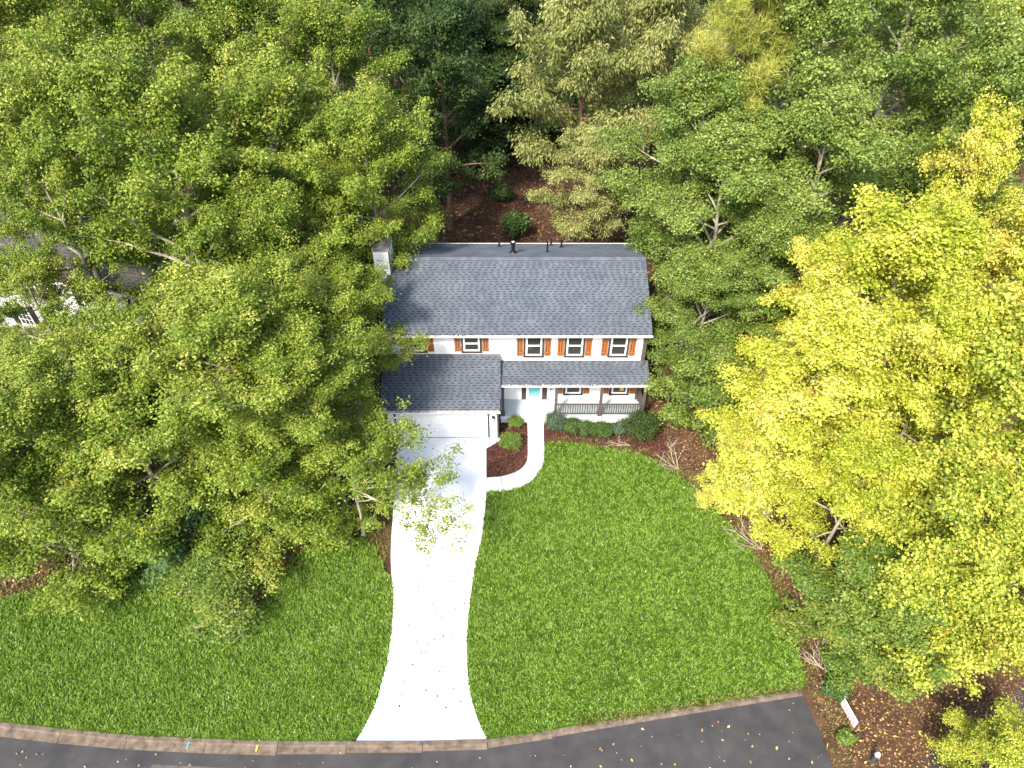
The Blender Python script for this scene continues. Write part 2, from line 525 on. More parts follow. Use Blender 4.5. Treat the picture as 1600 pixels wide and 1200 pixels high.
# thin dry grass fringes along the shaded edges
fr = ccw([(p[0], p[1]) for p in LR_EDGE] + [(p[0] + 0.55, p[1] + 0.35) for p in LR_EDGE[::-1]])
grass('dry_grass_fringe', fr, 260, L['dry_grass'], 0.05, 0.10, 0.22, 0.03, 'thin dry grass fringing the curved right lawn edge', 'grass')
fl2 = ccw([(p[0], p[1] - 0.35) for p in LL_EDGE] + [(p[0], p[1] + 0.7) for p in LL_EDGE[::-1]])
grass('dry_grass_fringe', fl2, 200, L['dry_grass'], 0.06, 0.10, 0.24, 0.03, 'thin dry grass fringing the upper edge of the left lawn', 'grass')
fl = ccw([(-10.6, 18.4), (-9.6, 19.9), (-8.0, 20.4), (-6.7, 20.0), (-5.95, 18.4), (-5.75, 20.5), (-6.0, 24.0), (-9.5, 24), (-12, 22), (-14.6, 19.6), (-14, 18), (-13.2, 16.2), (-12.2, 15.6), (-11.2, 16.3)])
grass('dry_grass_patch', fl, 150, L['dry_grass'], 0.0, 0.10, 0.24, 0.03, 'thin yellowish grass under the trees left of the driveway', 'grass')
fk = ccw([(p[0], p[1] + 0.02) for p in KERB if p[0] > 2.4] + [(p[0], p[1] + 0.32) for p in KERB[::-1] if p[0] > 2.4])
grass('dry_grass_verge', fk, 500, L['dry_grass'], 0.10, 0.10, 0.2, 0.03, 'worn grass verge along the right kerb', 'grass')
fc = [tuple(at(px, py)[:2]) for px, py in ((1262, 1078), (1330, 1095), (1330, 1200), (1300, 1200))]
grass('weedy_grass', ccw(fc), 90, L['dry_grass'], 0.0, 0.1, 0.25, 0.04, 'sparse weeds between the street and the hanging sign', 'grass')

# kerb, one stone after another
kroot = tag(empty('kerb'), kind='structure')


def kerb_piece(p0, p1, wide):
    p0, p1 = Vector(p0), Vector(p1)
    d = (p1 - p0).normalized() * 0.008
    p0, p1 = p0 + d, p1 - d
    n = Vector((-d.y, d.x)).normalized()
    m = MB()
    prof = [(0.09, 0.0), (0.09, 0.12), (-0.06, 0.118), (-0.11, 0.035), (-0.11 - wide, 0.016), (-0.11 - wide, 0.0)]
    a = [(*(p0 + n * o), z) for o, z in prof]
    b = [(*(p1 + n * o), z) for o, z in prof]
    k = len(prof)
    m.v = a + b
    for i in range(k - 1): m.f.append((i, k + i, k + i + 1, i + 1))
    m.f.append(tuple(range(k))); m.f.append(tuple(range(2 * k - 1, k - 1, -1)))
    return m.build('kerb_stone', M['kerb'], kroot)


acc, last = 0.0, KERB[0]
for a, b in zip(KERB[:-1], KERB[1:]):
    last_len = (Vector(b) - Vector(last)).length
    if last_len > 2.4 or b == KERB[-1]:
        w = 0.30 if b[0] < -9 else max(0.04, 0.30 - 0.02 * (b[0] + 9))
        kerb_piece(last, b, w)
        last = b
bp = at(297, 1158)
tag(MB().poly([(bp.x - .04, bp.y - .3, 0.052), (bp.x + .01, bp.y - .3, 0.052), (bp.x + .06, bp.y + .1, 0.125), (bp.x, bp.y + .1, 0.125)]).build('paint_mark', M['blue_paint']), 'short blue paint stripe across the kerb', 'paint mark')
yp = at(404, 1162)
tag(MB().poly([(yp.x - .04, yp.y - .3, 0.052), (yp.x + .02, yp.y - .3, 0.052), (yp.x + .05, yp.y + .1, 0.125), (yp.x, yp.y + .1, 0.125)]).build('paint_mark', M['yellow_paint']), 'short yellow paint stripe across the kerb', 'paint mark')

# mulch beds
bed1 = ccw([(-1.27, 24.12), (-1.36, 26.05), (-0.66, 26.62), (-0.60, 28.1), (0.85, 28.1)] + [p for p in INN[4:]])
tag(MB().prism(bed1, -0.01, 0.075).build('mulch_bed', M['mulch']), kind='structure')
bed2 = ccw([(1.78, 28.1), (1.78, 26.9), (1.95, 26.5), (3.6, 26.4), (5.4, 26.0), (7.0, 25.55), (8.2, 25.2), (8.4, 27.0), (7.6, 28.1)])
tag(MB().prism(bed2, -0.012, 0.065).build('mulch_bed', M['mulch']), kind='structure')


def scatter(name, poly, n, mat, z, smin, smax, asp, label, cat, dome=0.05, tl=0.0, th=1.0):
    xs = [p[0] for p in poly]; yy = [p[1] for p in poly]
    x = NR.uniform(min(xs), max(xs), n); y = NR.uniform(min(yy), max(yy), n)
    k = inside(poly, x, y)
    x, y = x[k], y[k]
    n = len(x)
    nr = unit(np.stack([NR.normal(0, .35, n), NR.normal(0, .35, n), np.ones(n)], 1))
    tn = unit(NR.normal(0, 1, (n, 3)))
    l = NR.uniform(smin, smax, n)
    c = np.stack([x, y, z + NR.uniform(0.012, dome, n)], 1)
    q = quads_at(c, nr, tn, l, l * asp)
    return tag(obj(name, np_quads(name, q, mat, NR.uniform(tl, th, n))), label, cat, kind='stuff')


scatter('mulch_chips', bed1, 9000, L['chips'], 0.075, 0.05, 0.13, 0.4, 'reddish brown bark mulch between driveway and walkway', 'mulch')
scatter('mulch_chips', bed2, 9000, L['chips'], 0.065, 0.05, 0.13, 0.4, 'dark mulch under the hedge by the porch', 'mulch')
scatter('leaf_litter', [(-10, 37.5), (12, 37.5), (16, 66), (-16, 66)], 34000, L['litter'], 0.0, 0.12, 0.30, 0.6, 'brown fallen leaves covering the back yard', 'leaf litter', 0.1)
scatter('leaf_litter', [(7.4, 25), (9.3, 23.9), (10.9, 21), (11.9, 18.3), (12.3, 15.4), (12.0, 13), (13, 9), (17, 9), (22, 14), (18, 24), (12, 37), (7.4, 37)], 60000, L['tan_litter'], 0.0, 0.06, 0.15, 0.6, 'rusty brown fallen leaves under the yellow trees', 'leaf litter', 0.08, 0.1)
scatter('leaf_litter', [(-32, 15), (-26, 16.2), (-23, 17), (-18.2, 19.2), (-16, 19.8), (-14.5, 19.4), (-13.4, 16.2), (-12.2, 15.6), (-11, 16.5),  (-10, 20.5), (-6.2, 21), (-6.4, 27), (-7.0, 38), (-30, 30)], 42000, L['litter'], 0.0, 0.10, 0.24, 0.6, 'dark red brown fallen leaves under the left trees', 'leaf litter', 0.08)
scatter('fallen_leaves', [(2.5, 8), (12.1, 8), (11.6, 12.7), (7, 12.0), (2.5, 11.3)], 110, L['bright_litter'], 0.01, 0.05, 0.16, 0.6, 'scattered yellow leaves on the asphalt street', 'fallen leaves', 0.03)
scatter('fallen_leaves', [(-20, 9), (2.5, 9), (2.5, 11.2), (-5, 10.6), (-20, 11)], 90, L['bright_litter'], 0.03, 0.05, 0.12, 0.6, 'tan leaf bits along the kerb below the driveway', 'fallen leaves', 0.05, 0, 0.7)
scatter('fallen_leaves', [(12.4, 9), (17, 9.5), (17.5, 12.5), (13, 13)], 260, L['bright_litter'], 0.05, 0.05, 0.14, 0.7, 'bright yellow leaves on the brown ground round the sign', 'fallen leaves', 0.06)
scatter('driveway_specks', [(-5.0, 12), (-2, 12), (-2.1, 17), (-1.7, 19.5), (-5.2, 19.5), (-5, 16)], 150, L['chips'], 0.102, 0.04, 0.12, 0.9, 'dark specks of debris scattered on the white driveway', 'debris', 0.016)

# ------------------------------------------------------------------ shingled roofs
def shingled(name, A, u, v, W, Ln, mat, dark, parent, loc, expo=0.15, period=0.34, seed=1):
    """A eave-left corner, u along the eave, v up the slope (unit vectors)"""
    rr = random.Random(seed)
    A, u, v = Vector(A), Vector(u).normalized(), Vector(v).normalized()
    n = u.cross(v).normalized()
    m = MB()

    def slab(s0, s1, t0, t1, h0, h1, tint):
        P = lambda s, t, h: tuple(A + u * s + v * t + n * h)
        lo = -0.004
        m.hexa([P(s0, t0, lo), P(s1, t0, lo), P(s1, t1, lo), P(s0, t1, lo), P(s0, t0, h0), P(s1, t0, h0), P(s1, t1, h1), P(s0, t1, h1)], tint)

    rows = int(math.ceil(Ln / expo))
    for r_ in range(rows):
        t0, t1 = r_ * expo, min((r_ + 1) * expo, Ln)
        tm = t0 + expo * 0.40
        if tm < t1:
            s = 0.0
            while s < W:
                e = min(W, s + rr.uniform(0.7, 1.1))
                slab(s, e, tm, t1, 0.021, 0.012, rr.uniform(0.25, 0.75))
                s = e
        s = -rr.uniform(0, period)
        while s < W:
            w = rr.uniform(0.40, 0.66) * period
            a, b = max(0, s), min(W, s + w)
            if b - a > 0.02:
                slab(a, b, t0, min(tm, t1) - 0.001, 0.023, 0.0215, rr.uniform(0.1, 0.9))
            s += period * rr.uniform(0.85, 1.15)
    deck = MB().hexa([tuple(A + u * s + v * t + n * h) for h in (-0.12, 0.005) for s, t in ((0, 0), (W, 0), (W, Ln), (0, Ln))])
    d = deck.build(name, dark, parent, loc)
    sh = tag(m.build('shingles', mat, d, None, tint=True), kind='stuff')
    return d


HOME = Vector((0.3, 29.4, 0))
house = tag(empty('suburban_house', HOME), 'two-storey white house with slate blue shingle roof and orange shutters', 'house')
NL = -HOME  # parts are modelled in world coordinates, shifted to the house's base


def hp(mb, name, mat, parent=None, tint=False, smooth=False):
    if parent is None:
        return mb.build(name, M[mat] if isinstance(mat, str) else mat, house, NL, tint=tint, smooth=smooth)
    return mb.build(name, M[mat] if isinstance(mat, str) else mat, parent, (0, 0, 0), tint=tint, smooth=smooth)


WY = 29.4            # main front wall
XL, XR = -6.42, 7.02  # side walls
EZ = 5.66            # main eave height
PITCH = 0.425
RY = 33.28           # ridge
BY = 37.1            # back wall
RZ = EZ + PITCH * (RY - 28.95)


def lapped_wall(m, x0, x1, y, z0, z1, step=0.16, back=0.12):
    """front wall of lapped boards, each board leaning out at its foot"""
    z = z0
    while z < z1 - 1e-6:
        e = min(z + step, z1)
        m.hexa([(x0, y - 0.018, z), (x1, y - 0.018, z), (x1, y + back, z), (x0, y + back, z),
                (x0, y - 0.004, e), (x1, y - 0.004, e), (x1, y + back, e), (x0, y + back, e)])
        z = e


w = MB()
lapped_wall(w, XL, XR, WY, 0.6, 5.52)
hp(w, 'wall', 'siding')
# right and left gable walls and back wall
for x0, x1 in ((XL, XL + 0.12), (XR - 0.12, XR)):
    w = MB()
    pr = [(WY + 0.121, 0.0), (BY - 0.002, 0.0), (BY - 0.002, 5.52), (RY, RZ - 0.18), (WY + 0.121, 5.52)]
    b = len(w.v)
    w.v += [(x0, y, z) for y, z in pr] + [(x1, y, z) for y, z in pr]
    w.f += [tuple(range(b, b + 5)), tuple(range(b + 9, b + 4, -1))] + [(b + i, b + 5 + i, b + 5 + (i + 1) % 5, b + (i + 1) % 5) for i in range(5)]
    w.t += [0.5] * 7
    hp(w, 'side_wall', 'siding')
hp(MB().box(XL + 0.121, XR - 0.121, BY - 0.12, BY - 0.002, 0, 5.52), 'back_wall', 'siding')

# main roof
vN = Vector((0, 1, PITCH)).normalized()
slope = math.hypot(RY - 28.95, RZ - EZ)
mr = shingled('roof', (-6.68, 28.95, EZ), (1, 0, 0), vN, 13.92, slope, M['shingle'], M['shingle_dark'], house, NL, seed=3)
vS = Vector((0, -1, PITCH)).normalized()
br = shingled('roof', (7.24, 2 * RY - 28.95, EZ), (-1, 0, 0), vS, 13.92, slope - 0.01, M['shingle'], M['shingle_dark'], house, NL, seed=4)
# ridge caps
x = -6.68
k = 0
rc = tag(MB().box(-6.68, 7.24, RY - 0.02, RY + 0.02, RZ - 0.03, RZ + 0.028).build('ridge_board', M['shingle_dark'], house, NL))
caps = MB()
while x < 7.2:
    e = min(x + 0.28, 7.24)
    t = R.uniform(0.1, 0.9)
    for sgn in (-1, 1):
        caps.hexa([(x, RY, RZ + 0.028), (e, RY, RZ + 0.028), (e, RY + sgn * 0.19, RZ - 0.055), (x, RY + sgn * 0.19, RZ - 0.055),
                   (x, RY, RZ + 0.05), (e, RY, RZ + 0.042), (e, RY + sgn * 0.2, RZ - 0.033), (x, RY + sgn * 0.2, RZ - 0.027)], t)
    x = e
tag(hp(caps, 'ridge_caps', 'shingle', tint=True), kind='stuff')
# vents on the back slope
for px, py, h, r in ((780, 386, .55, .05), (855, 394, .6, .045), (861, 384, .45, .05), (877, 387, .5, .055)):
    pos = None
    for i in range(400):
        yy = RY + 0.3 + i * 0.01
        zz = RZ - PITCH * (yy - RY)
        q = at(px, py, zz)
        if q.y <= yy:
            pos = Vector((q.x, yy, zz)); break
    pos = pos or Vector(((px - 800) / 30, 37.0, EZ + .1))
    v_ = MB().cyl(pos, r, r, pos.z - 0.05, pos.z + h)
    v_.cyl(pos, 0.16, r + 0.01, pos.z - 0.03, pos.z + 0.12)
    hp(v_, 'vent_pipe', 'black')
pos = Vector((0.06, 34.6, RZ - PITCH * 1.32))
fl_ = hp(MB().cyl(pos, 0.1, 0.1, pos.z - 0.05, pos.z + 0.62, 12).cyl(pos, 0.28, 0.12, pos.z - 0.06, pos.z + 0.16, 12).cyl(pos, 0.16, 0.16, pos.z + .62, pos.z + .74, 12), 'flue', 'black')
hp(MB().cyl(pos, 0.08, 0.08, pos.z + .742, pos.z + .75, 12), 'flue_cap', 'metal_white', fl_)


def gutter(m, x0, x1, y, z):
    m.box(x0, x1, y - 0.11, y - 0.098, z - 0.075, z + 0.008)
    m.box(x0, x1, y - 0.0975, y, z - 0.075, z - 0.06)
    m.box(x0, x1, y - 0.013, y - 0.001, z - 0.0595, z + 0.005)


for x0, x1, y, z in ((-6.70, 7.26, 28.93, EZ - 0.02), (-6.9, -0.60, 26.45, 2.60), (-0.56, 7.36, 27.95, 3.07)):
    m = MB(); gutter(m, x0, x1, y, z)
    gt = hp(m, 'gutter', 'metal_white')
    q = int((x1 - x0) * 60)
    gx = NR.uniform(x0, x1, q)
    gc = np.stack([gx, NR.uniform(y - 0.09, y - 0.02, q), z - 0.04 + NR.uniform(0, 0.03, q) + 0.03 * vnoise(gx, gx * 0, 1.3, int(z * 10))], 1)
    tag(obj('gutter_leaves', np_quads('gutter_leaves', quads_at(gc, unit(np.stack([NR.normal(0, .4, q), NR.normal(0, .4, q), np.ones(q)], 1)), unit(NR.normal(0, 1, (q, 3))), NR.uniform(.04, .1, q), NR.uniform(.03, .07, q)), L['litter'], NR.uniform(0, 1, q)), gt), kind='stuff')
    nb = int((x1 - x0) / 0.9)
    for i in range(nb):
        bx = x0 + 0.4 + i * 0.9
        hp(MB().box(bx, bx + 0.035, y - 0.118, y + 0.03, z + 0.008, z + 0.03), 'bracket', 'metal_white', gt)
m = MB(); gutter(m, -6.70, 7.26, 2 * RY - 28.93 + 0.115, EZ - 0.02)
hp(m, 'gutter', 'metal_white')
# fascia, soffit and corner trim
hp(MB().box(-6.66, 7.22, 28.97, WY - 0.02, 5.50, 5.53), 'soffit', 'white')
hp(MB().box(-6.66, 7.22, 28.945, 28.968, 5.46, 5.62), 'fascia', 'white')
hp(MB().box(XR - 0.10, XR + 0.035, WY - 0.045, WY + 0.10, 0.6, 5.5), 'corner_trim', 'post_brown')
hp(MB().tube([(7.06, 29.0, 5.55), (7.08, 29.28, 5.30), (7.08, 29.30, 3.65), (7.02, 29.05, 3.5)], [0.045] * 4, 6), 'downspout', 'post_brown')

# chimney
ch = hp(MB().box(-7.28, -6.44, 32.3, 33.5, 0, 8.55), 'chimney', 'siding')
lap = MB()
z = 5.5
while z < 8.5:
    lap.hexa([(-7.27, 32.275, z), (-6.45, 32.275, z), (-6.45, 32.299, z), (-7.27, 32.299, z), (-7.27, 32.29, z + .16), (-6.45, 32.29, z + .16), (-6.45, 32.299, z + .16), (-7.27, 32.299, z + .16)])
    z += 0.165
hp(lap, 'siding_boards', 'siding', ch)
hp(MB().box(-7.32, -6.40, 32.24, 33.54, 8.552, 8.66), 'chimney_cap', 'cap_stone', ch)
hp(MB().cyl((-6.86, 32.85, 0), 0.24, 0.22, 8.662, 8.80, 14).cyl((-6.86, 32.85, 0), 0.17, 0.16, 8.80, 8.98, 12), 'flue_crown', 'cap_stone', ch)
hp(MB().box(-6.478, -6.42, 32.262, 32.34, 5.5, 8.55), 'corner_trim', 'brown_trim', ch)

# garage wing
GY = 26.94
gv = Vector((0, 29.38 - 26.5, 3.98 - 2.62)).normalized()
gr = shingled('garage_roof', (-6.88, 26.48, 2.62), (1, 0, 0), gv, 6.26, math.hypot(2.9, 1.37), M['shingle'], M['shingle_dark'], house, NL, seed=5)
w = MB()
# front wall round the door opening
DX0, DX1, DZ = -6.18, -1.30, 2.10
lapped_wall(w, DX1 + 0.09, -0.72, GY, 0.0, 2.5)
lapped_wall(w, -6.62, DX0 - 0.09, GY, 0.0, 2.5)
lapped_wall(w, DX0 - 0.088, DX1 + 0.088, GY, DZ + 0.09, 2.5)
for x0, x1 in ((-6.62, -6.5), (-0.84, -0.72)):
    w.hexa([(x0, GY + .121, 0), (x1, GY + .121, 0), (x1, WY - .03, 0), (x0, WY - .03, 0), (x0, GY + .121, 2.55), (x1, GY + .121, 2.55), (x1, WY - .03, 3.70), (x0, WY - .03, 3.70)])
hp(w, 'garage_wall', 'siding')
hp(MB().box(-0.80, -0.70, GY - 0.04, GY + 0.06, 0, 2.5), 'corner_trim', 'brown_trim')
hp(MB().box(-6.86, -0.66, 26.50, GY - 0.02, 2.48, 2.505), 'soffit', 'white')
hp(MB().box(-6.86, -0.66, 26.466, 26.492, 2.44, 2.60), 'fascia', 'white')
gd = hp(MB().box(DX0 - 0.06, DX1 + 0.06, GY + 0.02, GY + 0.06, 0.1, DZ + 0.06), 'garage_door', 'brown_trim')
for r_ in range(4):
    for c_ in range(8):
        pw = (DX1 - DX0) / 8
        x0 = DX0 + c_ * pw
        z0 = 0.1 + r_ * 0.5
        pn = MB().box(x0 + 0.003, x0 + pw - 0.003, GY - 0.012, GY + 0.018, z0 + 0.006, z0 + 0.494)
        pn.box(x0 + 0.09, x0 + pw - 0.09, GY - 0.024, GY - 0.0125, z0 + 0.11, z0 + 0.39)
        hp(pn, 'panel', 'white', gd)
for x0, x1, z0, z1 in ((DX0 - 0.085, DX0 - 0.02, 0.1, DZ + 0.02), (DX1 + 0.02, DX1 + 0.085, 0.1, DZ + 0.02), (DX0 - 0.085, DX1 + 0.085, DZ + 0.022, DZ + 0.085)):
    hp(MB().box(x0, x1, GY - 0.05, GY - 0.028, z0, z1), 'door_trim', 'brown_trim', gd)


def lantern(x, y, z):
    l_ = hp(MB().box(x - 0.05, x + 0.05, y - 0.03, y - 0.019, z - 0.1, z + 0.16), 'wall_lantern', 'black')
    hp(MB().box(x - 0.075, x + 0.075, y - 0.19, y - 0.031, z + 0.12, z + 0.17).box(x - 0.06, x + 0.06, y - 0.175, y - 0.045, z - 0.16, z - 0.13)
       .box(x - 0.06, x - 0.045, y - 0.175, y - 0.16, z - 0.13, z + 0.12).box(x + 0.045, x + 0.06, y - 0.175, y - 0.16, z - 0.13, z + 0.12), 'cage', 'black', l_)
    hp(MB().box(x - 0.04, x + 0.04, y - 0.15, y - 0.07, z - 0.128, z + 0.118), 'lamp_glass', 'white', l_)


lantern(-0.99, GY, 1.62)
lantern(2.18, WY, 1.65)

# porch
pv = Vector((0, 29.38 - 27.97, 3.53 - 3.08)).normalized()
shingled('porch_roof', (-0.60, 27.97, 3.08), (1, 0, 0), pv, 7.92, math.hypot(1.41, 0.45), M['shingle'], M['shingle_dark'], house, NL, seed=6)
hp(MB().box(-0.55, 7.30, 28.06, 28.20, 2.84, 2.96), 'porch_beam', 'white')
hp(MB().box(-0.55, 7.30, 28.202, WY - 0.02, 2.93, 2.95), 'porch_ceiling', 'white')
hp(MB().box(-0.64, 7.30, 28.02, WY - 0.02, 0.40, 0.62), 'porch_floor', 'porch')
hp(MB().box(-0.62, 7.28, 28.05, WY, 0.0, 0.398), 'porch_base', 'white')
hp(MB().box(-0.64, 7.32, 27.98, 28.018, 0.44, 0.60), 'porch_edge', 'white')
for x in (-0.50, 2.40, 4.83, 7.16):
    p_ = hp(MB().box(x - 0.075, x + 0.075, 28.06, 28.21, 0.62, 2.835), 'porch_post', 'post_brown')
    hp(MB().box(x - 0.11, x + 0.11, 28.03, 28.24, 0.621, 0.84), 'post_base', 'post_brown', p_)
    hp(MB().box(x - 0.10, x + 0.10, 28.035, 28.235, 2.65, 2.83), 'post_capital', 'post_brown', p_)
hp(MB().box(7.07, 7.22, 29.18, 29.33, 0.62, 2.835), 'porch_post', 'post_brown')
for x0, x1 in ((2.48, 4.75), (4.91, 7.08)):
    rl = hp(MB().box(x0, x1, 28.10, 28.18, 1.40, 1.47), 'railing', 'post_brown')
    hp(MB().box(x0, x1, 28.11, 28.17, 0.70, 0.75), 'bottom_rail', 'post_brown', rl)
    nb = 17
    for i in range(nb):
        bx = x0 + (x1 - x0) * (i + 0.5) / nb
        hp(MB().box(bx - 0.021, bx + 0.021, 28.12, 28.16, 0.751, 1.399), 'baluster', 'post_brown', rl)
rl = hp(MB().box(7.12, 7.19, 28.245, 29.17, 1.40, 1.47), 'railing', 'post_brown')
for i in range(6):
    by = 28.32 + i * 0.15
    hp(MB().box(7.135, 7.175, by, by + 0.04, 0.621, 1.399), 'baluster', 'post_brown', rl)

# windows and shutters
SHUT = {}


def shutter(x, y, z0, z1, wd):
    sh = hp(MB().box(x + 0.01, x + wd - 0.01, y - 0.024, y - 0.0195, z0 + 0.02, z1 - 0.02), 'shutter', 'brown_trim')
    for i in range(3):
        bw = wd / 3
        hp(MB().box(x + i * bw + 0.020, x + (i + 1) * bw - 0.020, y - 0.048, y - 0.0245, z0, z1), 'board', 'cedar', sh)
    for zz in (z0 + 0.16 * (z1 - z0), z0 + 0.80 * (z1 - z0)):
        hp(MB().box(x + 0.004, x + wd - 0.004, y - 0.066, y - 0.0485, zz - 0.035, zz + 0.035), 'batten', 'cedar', sh)
    return sh


def window(xc, y, z0, z1, wd, shutters=True, sw=0.36):
    hw = wd / 2
    wi = hp(MB().box(xc - hw - 0.12, xc + hw + 0.12, y - 0.035, y - 0.019, z0 - 0.11, z1 + 0.10), 'window', 'brown_trim')
    fr_ = MB()
    f = 0.085
    fr_.box(xc - hw, xc - hw + f, y - 0.075, y - 0.036, z0, z1)
    fr_.box(xc + hw - f, xc + hw, y - 0.075, y - 0.036, z0, z1)
    fr_.box(xc - hw + f, xc + hw - f, y - 0.075, y - 0.036, z0, z0 + f)
    fr_.box(xc - hw + f, xc + hw - f, y - 0.075, y - 0.036, z1 - f, z1)
    zm = (z0 + z1) / 2
    fr_.box(xc - hw + f, xc + hw - f, y - 0.085, y - 0.036, zm - 0.045, zm + 0.045)
    hp(fr_, 'frame', 'white', wi)
    hp(MB().box(xc - hw + f, xc + hw - f, y - 0.046, y - 0.037, z0 + f, zm - 0.045), 'pane', 'glass', wi)
    hp(MB().box(xc - hw + f, xc + hw - f, y - 0.060, y - 0.047, zm + 0.045, z1 - f), 'pane', 'glass', wi)
    hp(MB().box(xc - hw - 0.13, xc + hw + 0.13, y - 0.10, y - 0.0355, z0 - 0.115, z0 - 0.065), 'sill', 'brown_trim', wi)
    if shutters:
        shutter(xc - hw - 0.13 - sw, y, z0 - 0.06, z1 + 0.08, sw)
        shutter(xc + hw + 0.13, y, z0 - 0.06, z1 + 0.08, sw)
    return wi


for xc, z0 in ((1.16, 3.93), (3.32, 3.93), (5.65, 3.93), (-2.14, 4.24), (-5.05, 4.24)):
    window(xc, WY, z0, 5.30, 0.86)
for xc in (3.42, 6.0):
    wi = window(xc, WY, 1.12, 2.55, 0.86)
hp(MB().box(6.02, 6.24, WY - 0.0495, WY - 0.0468, 1.30, 1.62), 'yellow_patch', 'window_yellow', wi)  # flat yellow patch added on the pane for an unidentified object indoors
# front door with storm frame and dark louvred side panels
dr = hp(MB().box(0.54, 1.97, WY - 0.034, WY - 0.019, 0.621, 2.75), 'front_door', 'brown_trim')
hp(MB().box(0.80, 0.93, WY - 0.09, WY - 0.035, 0.70, 2.72).box(1.55, 1.68, WY - 0.09, WY - 0.035, 0.70, 2.72).box(0.931, 1.549, WY - 0.09, WY - 0.035, 0.70, 0.92).box(0.931, 1.549, WY - 0.09, WY - 0.035, 2.6, 2.72), 'door_frame', 'white', dr)
hp(MB().box(0.932, 1.548, WY - 0.07, WY - 0.036, 0.92, 2.6), 'door_leaf', 'teal', dr)
for z in (1.0, 1.5, 2.05):
    hp(MB().box(1.0, 1.48, WY - 0.078, WY - 0.0705, z, z + 0.4), 'panel', 'teal', dr)
hp(MB().cyl((1.50, WY - 0.11), 0.035, 0.035, 1.6, 1.67, 8), 'handle', 'galv', dr)
for x in (0.60, 1.74):
    for i in range(12):
        z = 0.75 + i * 0.16
        hp(MB().box(x, x + 0.15, WY - 0.052, WY - 0.0345, z, z + 0.11), 'louvre', 'brown_trim', dr)

# ------------------------------------------------------------------ neighbour's house
NB = Vector((-18.9, 33.0, 0))
nh = tag(empty('neighbour_house', NB, math.radians(-14.7)), 'white house with black shutters half hidden behind the left trees', 'house')


def npart(mb, name, mat, parent=None, tint=False):
    return mb.build(name, M[mat], parent or nh, tint=tint)


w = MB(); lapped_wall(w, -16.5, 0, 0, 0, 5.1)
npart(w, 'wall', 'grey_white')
for x0, x1 in ((-16.5, -16.38), (-0.12, 0)):
    w = MB()
    pr = [(0.122, 0), (9, 0), (9, 5.1), (4.5, 7.35), (0.122, 5.1)]
    b = len(w.v)
    w.v += [(x0, y, z) for y, z in pr] + [(x1, y, z) for y, z in pr]
    w.f += [tuple(range(b, b + 5)), tuple(range(b + 9, b + 4, -1))] + [(b + i, b + 5 + i, b + 5 + (i + 1) % 5, b + (i + 1) % 5) for i in range(5)]
    w.t += [0.5] * 7
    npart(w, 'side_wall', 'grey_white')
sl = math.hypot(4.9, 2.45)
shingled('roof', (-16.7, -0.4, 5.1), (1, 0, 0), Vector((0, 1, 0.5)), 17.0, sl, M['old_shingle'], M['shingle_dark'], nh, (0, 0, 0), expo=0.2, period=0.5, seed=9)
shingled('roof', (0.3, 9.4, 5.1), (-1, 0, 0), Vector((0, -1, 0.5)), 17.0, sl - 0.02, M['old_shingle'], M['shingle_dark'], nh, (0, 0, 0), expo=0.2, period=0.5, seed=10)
npart(MB().box(-16.7, 0.3, -0.54, -0.42, 4.96, 5.06), 'gutter', 'metal_white')
q = 1500
cx_ = NR.uniform(-16.6, 0.2, q); cy_ = -0.36 + np.abs(NR.normal(0, 0.09, q))
cc = np.stack([cx_, cy_, 5.1 + (cy_ + 0.4) * 0.5 + NR.uniform(0.03, 0.09, q)], 1)
tag(obj('gutter_leaves', np_quads('gutter_leaves', quads_at(cc, unit(np.stack([NR.normal(0, .4, q), NR.normal(0, .4, q), np.ones(q)], 1)), unit(NR.normal(0, 1, (q, 3))), NR.uniform(.08, .2, q), NR.uniform(.05, .12, q)), L['litter'], NR.uniform(0.3, 0.95, q)), nh), kind='stuff')


def nwindow(x, z0, z1):
    wi = npart(MB().box(x - 0.52, x + 0.52, -0.05, -0.019, z0 - 0.07, z1 + 0.07), 'window', 'white')
    for i in range(3):
        for j in range(4):
            x0 = x - 0.45 + i * 0.3
            h = (z1 - z0) / 4
            npart(MB().box(x0 + 0.02, x0 + 0.28, -0.056, -0.0505, z0 + j * h + 0.02, z0 + (j + 1) * h - 0.02), 'pane', 'glass', wi)
    for s in (-0.98, 0.56):
        sh = npart(MB().box(x + s, x + s + 0.42, -0.06, -0.019, z0 - 0.07, z1 + 0.07), 'shutter', 'black')


for x in (-14.9, -12.0, -9.4, -6.2, -2.6):
    nwindow(x, 3.3, 4.75)
    nwindow(x, 0.8, 2.3)
tag(MB().poly([(-19.5, 25.5, 0.01), (-15.0, 25.0, 0.01), (-14.6, 31.2, 0.01), (-18.4, 32.2, 0.01)]).build('neighbour_drive', M['walk']), kind='structure')

# ------------------------------------------------------------------ stepping stones
SP = [((576, 587), 'left'), ((573, 600), 'left'), ((570, 614), 'left'), ((580, 574), 'left'), ((1029, 539), 'right'), ((1037, 566), 'right'), ((1044, 594), 'right')]
LB = ['third terracotta stepping stone from the street beside the garage', 'second terracotta stepping stone from the street beside the garage',
      'nearest terracotta stepping stone to the street beside the garage', 'farthest terracotta stepping stone from the street beside the garage',
      'farthest terracotta stepping stone beside the right house corner', 'middle terracotta stepping stone beside the right house corner', 'nearest terracotta stepping stone beside the right house corner']
for ((px, py), _), lab in zip(SP, LB):
    p = at(px, py)
    s = MB().box(-0.17, 0.17, -0.17, 0.17, 0.0, 0.10)
    o = s.build('stepping_stone', M['terracotta'])
    o.location = (p.x, p.y, 0.02)
    o.rotation_euler = (0, 0, math.radians(45))
    tag(o, lab, 'paving stone', 'terracotta stepping stones beside the house')

